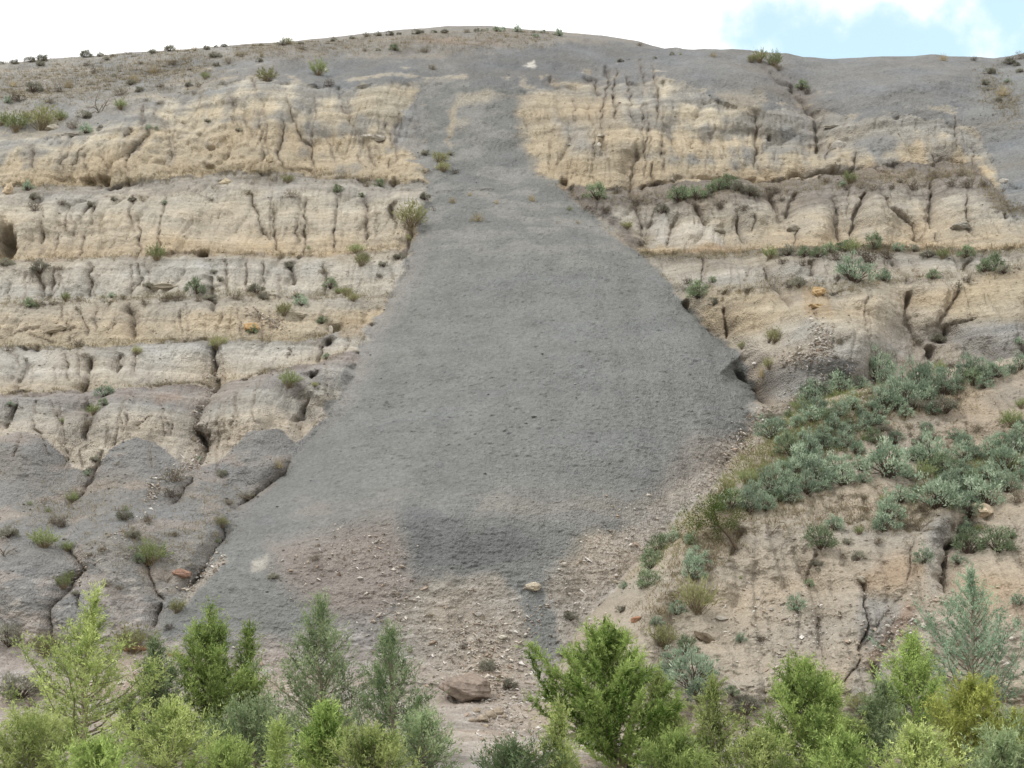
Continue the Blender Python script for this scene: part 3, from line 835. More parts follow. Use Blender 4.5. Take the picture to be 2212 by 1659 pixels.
class Geo:
    """collects triangles with colours"""

    def __init__(self):
        self.v, self.f, self.c, self.n = [], [], [], 0

    def tris(self, a, b, c, col):
        m = len(a)
        self.v.append(np.stack([a, b, c], 1).reshape(-1, 3))
        self.f.append(np.arange(3 * m).reshape(-1, 3) + self.n)
        self.c.append(np.repeat(np.broadcast_to(col, (m, 3)), 3, 0))
        self.n += 3 * m

    def leaves(self, P, D, L, W, col, rng):
        side = unit(np.cross(D, unit(rng.normal(size=D.shape))))
        W, L = np.broadcast_to(W, (len(P),))[:, None], np.broadcast_to(L, (len(P),))[:, None]
        self.tris(P - side * W / 2, P + side * W / 2, P + D * L, col)

    def tube(self, pts, r0, r1, col, sides=5):
        pts = np.array(pts, float)
        n = len(pts)
        t = unit(np.gradient(pts, axis=0))
        ref = np.array([0.31, 0.2, 0.93]) if abs(t[0][2]) < .8 else np.array([1., .1, 0])
        a = unit(np.cross(t, ref))
        b = np.cross(t, a)
        rad = np.linspace(r0, r1, n)
        ang = np.arange(sides) * 2 * np.pi / sides
        ring = pts[:, None] + rad[:, None, None] * (np.cos(ang)[None, :, None] * a[:, None] + np.sin(ang)[None, :, None] * b[:, None])
        V = ring.reshape(-1, 3)
        i = np.arange(n - 1)[:, None] * sides
        j, j2 = np.arange(sides)[None], (np.arange(sides)[None] + 1) % sides
        q = np.stack([i + j, i + j2, i + j2 + sides, i + j + sides], -1).reshape(-1, 4)
        F = np.concatenate([q[:, [0, 1, 2]], q[:, [0, 2, 3]]])
        self.v.append(V)
        self.f.append(F + self.n)
        self.c.append(np.broadcast_to(col, (len(V), 3)))
        self.n += len(V)

    def mesh(self, name, mat, sm=False):
        me = mesh_from(name, np.concatenate(self.v), np.concatenate(self.f), np.concatenate(self.c), sm)
        me.materials.append(mat)
        return me


def leafy(nt, b):
    at = N(nt, 'ShaderNodeVertexColor', layer_name='Col')
    oi = N(nt, 'ShaderNodeObjectInfo')
    mp = N(nt, 'ShaderNodeMapRange', **{'To Min': 0.74, 'To Max': 1.22})
    nt.links.new(oi.outputs['Random'], mp.inputs['Value'])
    mx = N(nt, 'ShaderNodeMixRGB', blend_type='MULTIPLY', Fac=1.0)
    nt.links.new(at.outputs['Color'], mx.inputs['Color1'])
    nt.links.new(mp.outputs['Result'], mx.inputs['Color2'])
    df = N(nt, 'ShaderNodeBsdfDiffuse')
    tr = N(nt, 'ShaderNodeBsdfTranslucent')
    mi = N(nt, 'ShaderNodeMixShader', Fac=0.3)
    nt.links.new(mx.outputs['Color'], df.inputs['Color'])
    nt.links.new(mx.outputs['Color'], tr.inputs['Color'])
    nt.links.new(df.outputs[0], mi.inputs[1])
    nt.links.new(tr.outputs[0], mi.inputs[2])
    nt.links.new(mi.outputs[0], nt.nodes['Material Output'].inputs['Surface'])


def barky(nt, b):
    at = N(nt, 'ShaderNodeVertexColor', layer_name='Col')
    g = N(nt, 'ShaderNodeNewGeometry')
    na = N(nt, 'ShaderNodeTexNoise', Scale=30.0, Detail=4.0)
    nt.links.new(g.outputs['Position'], na.inputs['Vector'])
    mp = N(nt, 'ShaderNodeMapRange', **{'To Min': 0.6, 'To Max': 1.4})
    nt.links.new(na.outputs['Fac'], mp.inputs['Value'])
    mx = N(nt, 'ShaderNodeMixRGB', blend_type='MULTIPLY', Fac=1.0)
    nt.links.new(at.outputs['Color'], mx.inputs['Color1'])
    nt.links.new(mp.outputs['Result'], mx.inputs['Color2'])
    nt.links.new(mx.outputs['Color'], b.inputs['Base Color'])


def stony(nt, b):
    at = N(nt, 'ShaderNodeVertexColor', layer_name='Col')
    g = N(nt, 'ShaderNodeNewGeometry')
    na = N(nt, 'ShaderNodeTexNoise', Scale=7.0, Detail=8.0, Roughness=0.7)
    nt.links.new(g.outputs['Position'], na.inputs['Vector'])
    mp = N(nt, 'ShaderNodeMapRange', **{'From Min': 0.3, 'From Max': 0.7, 'To Min': 0.68, 'To Max': 1.3})
    nt.links.new(na.outputs['Fac'], mp.inputs['Value'])
    mx = N(nt, 'ShaderNodeMixRGB', blend_type='MULTIPLY', Fac=1.0)
    nt.links.new(at.outputs['Color'], mx.inputs['Color1'])
    nt.links.new(mp.outputs['Result'], mx.inputs['Color2'])
    nt.links.new(mx.outputs['Color'], b.inputs['Base Color'])
    bp = N(nt, 'ShaderNodeBump', Strength=0.8, Distance=0.08)
    nt.links.new(na.outputs['Fac'], bp.inputs['Height'])
    nt.links.new(bp.outputs['Normal'], b.inputs['Normal'])


M_LEAF = material('foliage', leafy)
M_BARK = material('bark', barky)
M_STONE = material('stone', stony)

# ------------------------------------------------------------------ shrubs: one mesh pair for each look
WOOD = fol((118, 106, 92))


def mix_cols(rng, n, a, b):
    t = rng.rand(n, 1)
    return fol(a) * (1 - t) + fol(b) * t


def sage(seed, light, dark, h=0.8):
    rng = np.random.RandomState(seed)
    st, fo = Geo(), Geo()
    ncl = 40
    az = rng.rand(ncl) * 2 * np.pi
    el = np.arcsin(np.clip(rng.rand(ncl) * 1.15 - 0.15, -.1, 1))
    rr_ = 0.30 + 0.20 * rng.rand(ncl) ** 0.7
    lop = 1 + 0.25 * np.cos(az - rng.rand() * 6)
    ctr = np.stack([np.cos(az) * np.cos(el) * rr_ * lop, np.sin(az) * np.cos(el) * rr_ * lop, (0.15 + np.sin(el) * rr_ * 1.65 * rng.uniform(.75, 1.15, ncl)) * h], -1)
    for c in ctr:
        st.tube([(0, 0, -0.12), c * 0.45 + rng.normal(size=3) * .04, c * 0.96], 0.02, 0.006, fol((92, 82, 74)) * rng.uniform(.7, 1.3), 3)
    m = 34
    P = np.repeat(ctr, m, 0) + rng.normal(size=(ncl * m, 3)) * np.array([.066, .066, .055])
    out = unit(P - np.array([0, 0, 0.12]))
    D = unit(out * 0.7 + rng.normal(size=P.shape) * 0.55 + np.array([0, 0, .55]))
    fo.leaves(P, D, rng.uniform(.05, .11, len(P)), rng.uniform(.026, .046, len(P)), np.repeat(mix_cols(rng, ncl, dark, light), m, 0) * rng.uniform(.75, 1.2, (len(P), 1)), rng)
    return fo, st


def broom(seed, light, dark, h=0.95, n=85, stem=(135, 122, 98), leafk=9):
    rng = np.random.RandomState(seed)
    st, fo = Geo(), Geo()
    az = rng.rand(n) * 2 * np.pi
    tilt = np.radians(8 + 46 * rng.rand(n) ** 0.8)
    D = np.stack([np.cos(az) * np.sin(tilt), np.sin(az) * np.sin(tilt), np.cos(tilt)], -1)
    L = h * rng.uniform(.6, 1.0, n) * (1 - 0.15 * np.sin(tilt))
    base = rng.normal(size=(n, 3)) * np.array([.06, .06, .0]) + np.array([0, 0, -.06])
    st.leaves(base, D, L * .9, 0.02, fol(stem), rng)
    for k in range(leafk):
        t = rng.uniform(.5, 1.0, n)[:, None]
        P = base + D * (L[:, None] * t) + rng.normal(size=(n, 3)) * .025
        d = unit(D + rng.normal(size=(n, 3)) * .35)
        fo.leaves(P, d, rng.uniform(.07, .14, n), rng.uniform(.024, .038, n), mix_cols(rng, n, dark, light), rng)
    return fo, st


def dry(seed, col=(128, 116, 102), leaf=(140, 135, 110), n=55, h=.6):
    rng = np.random.RandomState(seed)
    st, fo = Geo(), Geo()
    az = rng.rand(n) * 2 * np.pi
    tilt = np.radians(10 + 68 * rng.rand(n))
    D = np.stack([np.cos(az) * np.sin(tilt), np.sin(az) * np.sin(tilt), np.cos(tilt)], -1)
    L = h * rng.uniform(.5, 1.0, n)
    P = rng.normal(size=(n, 3)) * np.array([.12, .12, .0])
    for k in range(3):
        cc = fol(col) * rng.uniform(.6, 1.2, (len(P), 1))
        st.leaves(P, D, L * .6, .024 / (k + 1) ** .5, cc, rng)
        P = np.concatenate([P + D * (L * .5)[:, None]] * 2)
        D = unit(np.concatenate([D] * 2) + rng.normal(size=P.shape) * .45)
        L = np.concatenate([L] * 2) * .62
    sel = rng.rand(len(P)) < .7
    fo.leaves(P[sel], D[sel], .08, .022, fol(leaf) * rng.uniform(.7, 1.2, (sel.sum(), 1)), rng)
    return fo, st


def tuft(seed, a, b, n=90, h=.8):
    rng = np.random.RandomState(seed)
    fo = Geo()
    az = rng.rand(n) * 2 * np.pi
    tilt = np.radians(50 * rng.rand(n))
    D = np.stack([np.cos(az) * np.sin(tilt), np.sin(az) * np.sin(tilt), np.cos(tilt)], -1)
    P = rng.normal(size=(n, 3)) * np.array([.16, .12, 0])
    L = h * rng.uniform(.4, 1.0, n)
    cc = mix_cols(rng, n, a, b)
    fo.leaves(P, D, L * .6, .022, cc, rng)
    fo.leaves(P + D * (L * .45)[:, None], unit(D + rng.normal(size=D.shape) * .3), L * .55, .016, cc * 1.05, rng)
    return fo, None


def deadwood(seed):
    rng = np.random.RandomState(seed)
    st = Geo()
    for k in range(9):
        az, el = rng.rand() * 6.28, rng.uniform(.1, .9)
        d = np.array([math.cos(az) * math.cos(el), math.sin(az) * math.cos(el) * .6, math.sin(el)])
        p = [np.array([0, 0, -.05])]
        for s in range(4):
            d = unit(d + rng.normal(size=3) * .35)
            p.append(p[-1] + d * .16)
        st.tube(p, .022, .006, fol((128, 118, 106)) * rng.uniform(.7, 1.1), 4)
        for q in (2, 3):
            d2 = unit(d + rng.normal(size=3) * .7)
            st.tube([p[q], p[q] + d2 * .12, p[q] + d2 * .22 + rng.normal(size=3) * .03], .01, .004, fol((120, 110, 98)), 3)
    return None, st


LOOK = {'S': [sage(10 + i, (186, 201, 176), (122, 142, 120), .75 + .05 * i) for i in range(6)],
        'K': [sage(30 + i, (162, 162, 146), (128, 126, 112), .62) for i in range(3)],
        'L': [sage(40 + i, (162, 176, 144), (112, 128, 98), .8) for i in range(3)],
        'G': [broom(50 + i, (166, 176, 128), (126, 138, 96)) for i in range(3)],
        'R': [broom(60 + i, (176, 178, 132), (138, 138, 100), stem=(128, 116, 94)) for i in range(4)],
        'D': [dry(70 + i) for i in range(4)],
        'E': [dry(80 + i, (104, 94, 84), (110, 104, 88)) for i in range(3)],
        'T': [tuft(90 + i, (196, 182, 148), (150, 138, 108)) for i in range(3)],
        'H': [tuft(95 + i, (150, 160, 112), (112, 122, 84), h=.7) for i in range(3)],
        'B': [deadwood(99 + i) for i in range(2)]}
KIND = {'S': ('sagebrush', 'grey-green sagebrush', 'sagebrush'), 'K': ('sagebrush', 'dull olive sagebrush', 'sagebrush'), 'L': ('sagebrush', 'fresh green sagebrush', 'sagebrush'),
        'G': ('rabbitbrush', 'bright green rabbitbrush', 'rabbitbrush'), 'R': ('rabbitbrush', 'olive bare-stemmed rabbitbrush', 'rabbitbrush'),
        'D': ('dry_shrub', 'dry grey-brown twiggy shrub', 'shrub'), 'E': ('dry_shrub', 'dark brown withered shrub', 'shrub'),
        'T': ('grass_tuft', 'pale straw grass tuft', 'grass'), 'H': ('grass_tuft', 'green grass tuft', 'grass'), 'B': ('dead_branch', 'bare dead branches', 'branch')}
MESH = {}
for k_, variants in LOOK.items():
    for i, (fo, st) in enumerate(variants):
        fm = fo.mesh(KIND[k_][0] + '_foliage', M_LEAF) if fo else None
        sm = st.mesh(KIND[k_][0] + '_stems', M_BARK) if st else None
        MESH[k_, i] = (fm, sm)

SHRUBS = []          # (vx, vy of the middle, width, look)


def shrubs(col, row, txt):
    for it in txt.split():
        k, x, y, w = it[0], *map(float, it[1:].split(','))
        SHRUBS.append((x / 3 + col * 737.33, y / 3 + row * 553.0, w / 3, k))


shrubs(0, 0, 'K20,405,34 K95,395,50 K200,385,60 K280,375,60 K540,350,70 K645,350,40 K730,350,26 B825,335,60 K995,320,60 K1105,320,70 T1265,310,60 K1335,305,40 K1450,292,40 K1405,298,26 R1860,245,70 K1830,285,50 K1950,243,36 K2165,232,40 K1695,270,30 '
       'K215,575,100 E110,620,110 S50,655,50 E15,630,34 D770,590,110 K850,540,60 K895,575,60 G790,670,95 K545,740,100 B640,690,160 G390,735,95 R270,770,170 G100,780,160 G20,775,90 R160,740,70 D480,800,110 S560,845,64 D320,640,80 K1215,540,50 D1280,550,50 G1330,480,60 K1405,410,50 D1490,400,60 '
       'K1675,390,40 R1725,480,125 G2065,440,135 E2130,530,90 D1955,300,60 D1120,390,70 K1385,345,80 K740,495,32 E605,460,60 E910,410,40 D1190,785,44 K1340,780,40 K1545,830,50 S970,825,36 S1015,830,30 D1040,660,50 E940,640,40 S180,1205,70 K250,420,50 K690,380,40 T860,500,90 T990,440,80 T90,530,90 T450,540,80 '
       'K215,1270,60 E220,1330,110 E400,1310,70 K590,1320,50 K740,1290,40 K860,1290,50 D925,1285,50 S1060,1310,40 D1600,1245,80 R1860,1160,70 D1890,1245,100 L2190,1230,60 H2000,1600,50 G1010,1640,110 E1375,1290,50 T1540,340,60 T1700,350,60 D1560,350,50 E380,570,70 E560,410,50 D1040,540,60')
shrubs(1, 0, 'K240,190,50 K310,200,50 K370,190,36 K495,180,56 K545,172,36 K610,170,22 K675,172,50 S725,160,46 D820,165,50 K895,167,30 K60,250,30 D165,215,60 K605,205,36 K880,188,36 S940,187,30 L1005,195,46 S1050,190,36 S1137,175,48 K1255,178,26 S1265,232,36 S1307,212,36 S1420,178,46 S1418,203,40 '
       'L345,310,52 K235,315,36 D155,315,40 D540,320,70 D590,430,60 D1940,275,40 K2135,345,30 H2205,340,30 K1805,390,40 E1860,385,30 E1938,378,30 K2030,375,24 '
       'K555,985,60 R640,1005,110 K710,985,50 R660,1070,90 E735,1105,60 D545,1100,80 T240,1010,50 R460,1380,180 B600,1350,76 T880,1390,110 T720,1295,60 T1240,1270,70 T1000,1305,40 H1480,1340,70 D1405,1445,32 T1530,1435,40 L1660,1255,115 E1780,1235,80 E1720,1360,80 R1850,1450,70 E1940,1570,80 L2190,1260,130 K2080,1350,90 '
       'R435,1540,50 G100,1600,100 K140,1650,70 K380,1650,80 K540,1280,60 L250,1195,60 L130,1265,40 D160,1195,60 T830,1250,40')
shrubs(2, 0, 'R440,375,60 R500,365,95 G600,385,110 D620,440,60 L760,560,70 E800,590,80 T200,345,56 T1690,365,80 E1890,380,50 K2130,395,80 D2180,360,80 K2175,420,40 K1990,460,80 S2100,515,50 K2055,640,40 E2080,690,24 K1970,530,50 E1915,570,26 T2070,580,100 K1960,580,30 K2190,460,40 '
       'L225,1205,95 L300,1185,110 K350,1205,80 L20,1268,90 L85,1262,100 K150,1245,90 L185,1232,80 K440,1230,120 D920,1160,90 G1075,1140,95 S1030,1190,50 E1060,1210,60 D1160,1200,80 D1240,1210,70 E1350,1210,60 E1410,1165,60 E1500,1210,90 E1740,1180,90 E590,1230,80 E650,1290,60 E250,1320,110 E400,1330,100 E1850,1195,90 D1640,1120,70 D1800,1110,80 E1950,1190,70 '
       'G570,1640,100 K690,1630,100 L790,1640,90 L960,1618,90 L1045,1605,95 G1110,1590,115 L1240,1590,100 S1390,1610,80 K1500,1610,70 G1690,1630,95 E1190,1645,180 E1330,1645,120 L1840,1640,80 E1000,1650,120 K1600,1640,90 L880,1640,90')
shrubs(0, 1, 'G430,270,60 H660,255,44 L195,310,72 D510,280,60 S725,255,50 L1275,210,105 K1370,260,90 D1070,265,110 D1150,265,115 D940,290,80 K960,190,70 K1650,205,90 D1530,250,115 K1710,260,60 R1840,350,95 S1945,290,95 L2080,415,70 R1415,540,130 R880,600,70 D500,330,50 E510,570,90 D50,600,80 D555,640,60 G1880,790,135 S2110,650,44 R2040,830,50 '
       'S680,880,110 G610,990,95 L680,950,60 D580,1080,80 H405,1050,44 K620,1310,70 S575,1400,60 S60,960,60 T1810,1340,100 G470,1560,90 H190,1600,60 D1130,1420,140 E1110,1530,120 D1590,1540,140 S1290,1310,42 K250,70,100 D400,70,50 K30,40,90 K1385,100,50 K1420,155,40 L2140,180,80 G2200,220,60 D2090,95,60 D1480,1590,80 H310,1640,70 H820,1630,60 K1440,1410,60 L1650,480,50 D1290,270,70 D800,265,60 K1860,60,60')
shrubs(1, 1, 'R30,225,85 R80,265,70 R140,20,100 K270,50,60 E250,120,50')
shrubs(2, 1, 'S1110,110,190 S1310,130,85 L1620,130,70 L1955,78,95 L2040,62,105 K2090,85,80 L110,230,130 L190,160,50 E40,160,80 K200,300,70 R600,510,110 R560,700,90 T520,750,110 E990,650,50 R380,580,50 K1650,540,80 D1570,700,80 G1670,720,80 E1740,700,80 S2180,560,70 K760,170,100 E1780,200,100 E1850,150,80 E690,190,80 D1010,560,50 D1500,560,70 E640,30,90 E780,40,80 E1000,140,70 '
       'S1260,740,170 S1310,800,115 S1010,840,180 S840,900,170 G770,960,115 S870,985,130 S1150,840,80 H1000,890,70 D1220,870,60 S1530,840,200 S1420,900,170 S1560,900,150 S1700,850,150 S1780,820,130 S1850,745,120 L1880,800,100 S1950,760,130 S2030,750,120 S2110,730,115 S2190,700,90 S1320,930,180 S1240,1000,150 S1190,1060,165 S1380,960,150 S600,1120,200 S750,1080,105 S850,1040,120 K1700,970,160 E1790,930,50 K1500,960,110 '
       'S1060,1130,115 S980,1080,120 S920,1140,115 L680,1040,60 K570,1040,80 H700,1180,80 S820,1240,150 S930,1210,125 L700,1240,140 S1130,1240,150 S1060,1210,100 K1300,1110,80 S1380,1170,110 H1180,1170,100 S780,1320,180 S1000,1350,180 S890,1310,115 S1040,1440,160 S1150,1360,95 S1340,1370,220 S1580,1120,80 K1540,1190,80 E1640,1170,80 S1830,1210,135 D1910,1110,100 G2130,1050,125 G2200,960,70 S2200,1080,90 '
       'S1600,1300,190 G1660,1310,95 G1560,1400,115 S1820,1300,135 S1900,1290,115 L1690,1380,150 S1800,1400,150 S1950,1400,160 S2100,1350,190 S2150,1240,145 S2180,1170,115 S1650,1560,230 S1960,1550,270 S2100,1480,150 G420,1420,115 R290,1480,115 D560,1420,160 S650,1380,150 S450,1530,170 S570,1510,145 S680,1500,155 S800,1490,170 S860,1400,135 L300,1610,145 S420,1620,150 S540,1600,145 S1170,1440,80 S1410,1560,105 S1330,1640,180 D1030,1560,60 H1290,1560,70 S1730,1480,140 L1880,1480,120 D1180,1560,80 '
       'S1100,960,110 S1160,1010,100 S1010,1010,90 L940,1030,90 S1280,1060,110 S1440,1010,90 S1620,1000,90 S790,1150,120 S860,1180,100 S740,1390,120 S940,1440,110 S900,1480,110 L620,1560,120 S710,1570,110 S1500,1290,120 S1450,1400,110 S1740,1560,150 S1860,1620,160 S2180,1420,120 S2000,1270,110 S2060,1180,100 S1760,1160,90 L1240,1180,90 S640,1180,110 S1640,780,90 S1360,840,80 S1950,830,90 S1180,1110,90 H900,1380,120 H640,1330,100 D1280,1230,80 H1080,1290,80 H760,1420,90 D1480,1100,70 D1730,1250,80 S2050,1440,120 D2170,1560,120 D1560,1620,110')
shrubs(0, 2, 'G290,150,190 G440,210,90 B30,250,150 K60,130,100 E400,70,100 G970,250,220 L890,310,60 G410,450,90 G455,400,70 D690,470,70 K490,530,50 D660,240,60 R1150,600,105 E1090,740,70 K50,800,160 R300,880,150 R870,820,190 K120,1130,250 B190,1240,180 R1440,60,80 D590,270,50 D2030,290,80 K1770,420,60 D950,30,100 K800,20,90 K870,140,90 D1130,140,60 D350,50,90 H1410,180,50 D770,490,60 B1085,440,90')
shrubs(1, 2, 'E790,865,60 K955,1000,90 K1090,1120,80 K1440,920,70 K1490,670,80 D740,1075,80 L2010,320,150 L2060,230,130 S2150,170,90 E1950,480,70 S2040,700,105 S1830,480,60 L1990,440,130 K1810,630,60 D570,660,60 S2180,640,90 R2080,800,200 S2140,950,190 S2080,1060,120 H1020,1080,40 D450,890,60')
shrubs(2, 2, 'S80,300,170 S60,400,110 S60,170,120 R95,560,205 S725,600,120 L900,180,170 K1070,190,60 K1130,290,80 G1140,110,70 S1560,290,105 S990,70,145 K870,330,60 L820,470,60 K880,370,34 H375,425,36 S370,820,70 E500,820,80 L320,1160,80 S70,1080,230 L20,880,100 K410,1250,150 R1150,1220,180 H1520,700,36 S1840,130,100 L1850,220,150 L2050,200,190 L2140,150,60 G1920,100,60 S1790,310,80 S2180,570,90 S1310,80,150 D1440,70,120 D1250,180,90 B1530,90,150 B560,110,160 B450,250,90 S100,1180,140 S1200,1300,120')

ORD = ['first', 'second', 'third', 'fourth', 'fifth', 'sixth', 'seventh', 'eighth', 'ninth', 'tenth', 'eleventh', 'twelfth', 'thirteenth', 'fourteenth', 'fifteenth', 'sixteenth',
       'seventeenth', 'eighteenth', 'nineteenth', 'twentieth', 'twenty-first', 'twenty-second', 'twenty-third', 'twenty-fourth', 'twenty-fifth', 'twenty-sixth', 'twenty-seventh', 'twenty-eighth']


def region(x, y):
    sk = pl(SKYLINE, x)
    if y < sk + 14:
        return 'on the left skyline' if x < 620 else ('on the summit skyline' if x < 1480 else 'on the right skyline')
    if y < 215 and 620 <= x < 1500:
        return 'below the summit'
    if x < 620 and y < 205:
        return 'high on the upper left slope'
    if x < 620 and y < 345:
        return 'at the rim of the left cliff'
    if x >= 1500 and y < 300:
        return 'on the upper right grey dome'
    if 850 <= x < 1260 and y < 560:
        return 'on the neck of the grey cone'
    if x < 880 and y < 480:
        return 'under the left tan cliff'
    if x >= 1200 and y < 420:
        return 'by the long crack right of the cone'
    if x >= 1200 and y < 490:
        return 'on the upper right ledge'
    if x < 900 and y < 605:
        return 'on the second left ledge'
    if x < 900 and y < 675:
        return 'on the third left ledge'
    if x < 900 and y < 800:
        return 'on the fourth left ledge'
    if x < 700 and y < 960:
        return 'among the pale left lobes'
    if x < 700 and y < 1130:
        return 'between the grey left mounds'
    if x < 700:
        return 'in the lower left gullies'
    if x >= 1380 and y < 575:
        return 'on the middle right ledge'
    if x >= 1380 and y < 660:
        return 'above the orange spur'
    if x >= 1380 and y < 790:
        return 'beside the gullies right of the cone'
    if x < 1300:
        return 'at the foot of the cone'
    if y < 880:
        return 'along the top of the sage spur'
    if y < 965:
        return 'just below the spur crest' if x < 1950 else 'on the right tan bank of the spur'
    if y < 1030:
        return 'in the middle of the sage thicket' if x < 1880 else 'in the right sage thicket'
    if y < 1110:
        return 'on the left edge of the sage spur' if x < 1760 else 'at the base of the right thicket'
    if x < 1560:
        return 'down the left flank of the spur'
    if y < 1230:
        return 'on the upper spur face'
    return 'on the lower spur face'


def add(name, data, parent=None):
    o = bpy.data.objects.new(name, data)
    COL.objects.link(o)
    if parent:
        o.parent = parent
    return o


placed = []
for n, (x, y, w, k_) in enumerate(SHRUBS):
    tall = {'G': 1.0, 'R': 1.0, 'T': .9, 'H': .7, 'B': .5}.get(k_, .72)
    yb = y + w * tall * 0.42
    sk = float(pl(SKYLINE, x)) + 2.5
    yb = max(yb, sk)
    hit = ground_at(x, yb)
    if hit is None:
        continue
    placed.append((x, y, w, k_, hit[0], n))
groups = {}
for p in placed:
    groups.setdefault((KIND[p[3]][1], region(p[0], p[1])), []).append(p)
for (kp, reg), lst in groups.items():
    lst.sort(key=lambda p: p[0])
    for i, (x, y, w, k_, P, n) in enumerate(lst):
        rnd = random.Random(n * 7 + 1)
        name, phrase, cat = KIND[k_]
        mpp = math.hypot(P.x, P.y) * 2 * HALF / 2212 * 1.06
        size = w * mpp * (rnd.uniform(.75, 1.3) if k_ == 'S' else rnd.uniform(1.0, 1.22)) * (1.0 if y < 230 else (1.06 if k_ in 'SL' else 1.0))
        fm, sm = MESH[k_, rnd.randrange(len(LOOK[k_]))]
        mat_ = Matrix.Translation(P) @ Matrix.Rotation(R(8), 4, 'X') @ Matrix.Rotation(rnd.uniform(0, 6.28), 4, 'Z') @ Matrix.Diagonal((size, size, size * rnd.uniform(.78, 1.18), 1))
        if fm and sm and w > 13:
            root = add(name, None)
            root.empty_display_size = 0.1
            root.matrix_world = mat_
            add('foliage', fm, root)
            add('stems', sm, root)
        else:
            root = add(name, fm or sm)
            root.matrix_world = mat_
        sz = 'large ' if size > 1.6 else ('small ' if size < .7 else '')
        lab = sz + phrase + ' ' + reg
        if len(lst) > 1:
            lab += ', ' + (ORD[i] if i < len(ORD) else 'last') + ' from left'
        tag(root, lab, cat, KIND[k_][1].split(' with')[0] + ' ' + reg)

# ------------------------------------------------------------------ junipers in front of the hill
lowm = np.nonzero((YR < 50) & (ZR < 12))[0]


def floor_z(x, y):
    k = lowm[np.argmin((XR[lowm] - x) ** 2 + (YR[lowm] - y) ** 2)]
    return float(ZR[k])


def at(vx_, vy_, Yd):
    """world point at distance Yd on the sight line of a point read in the photograph"""
    px_, py_ = (vx_ - 1106) / 1106 * HALF, (829.5 - vy_) / 1106 * HALF
    f = Yd / (CP - py_ * SP)
    return Vector((px_ * f, Yd, CAM_Z + (SP + py_ * CP) * f))


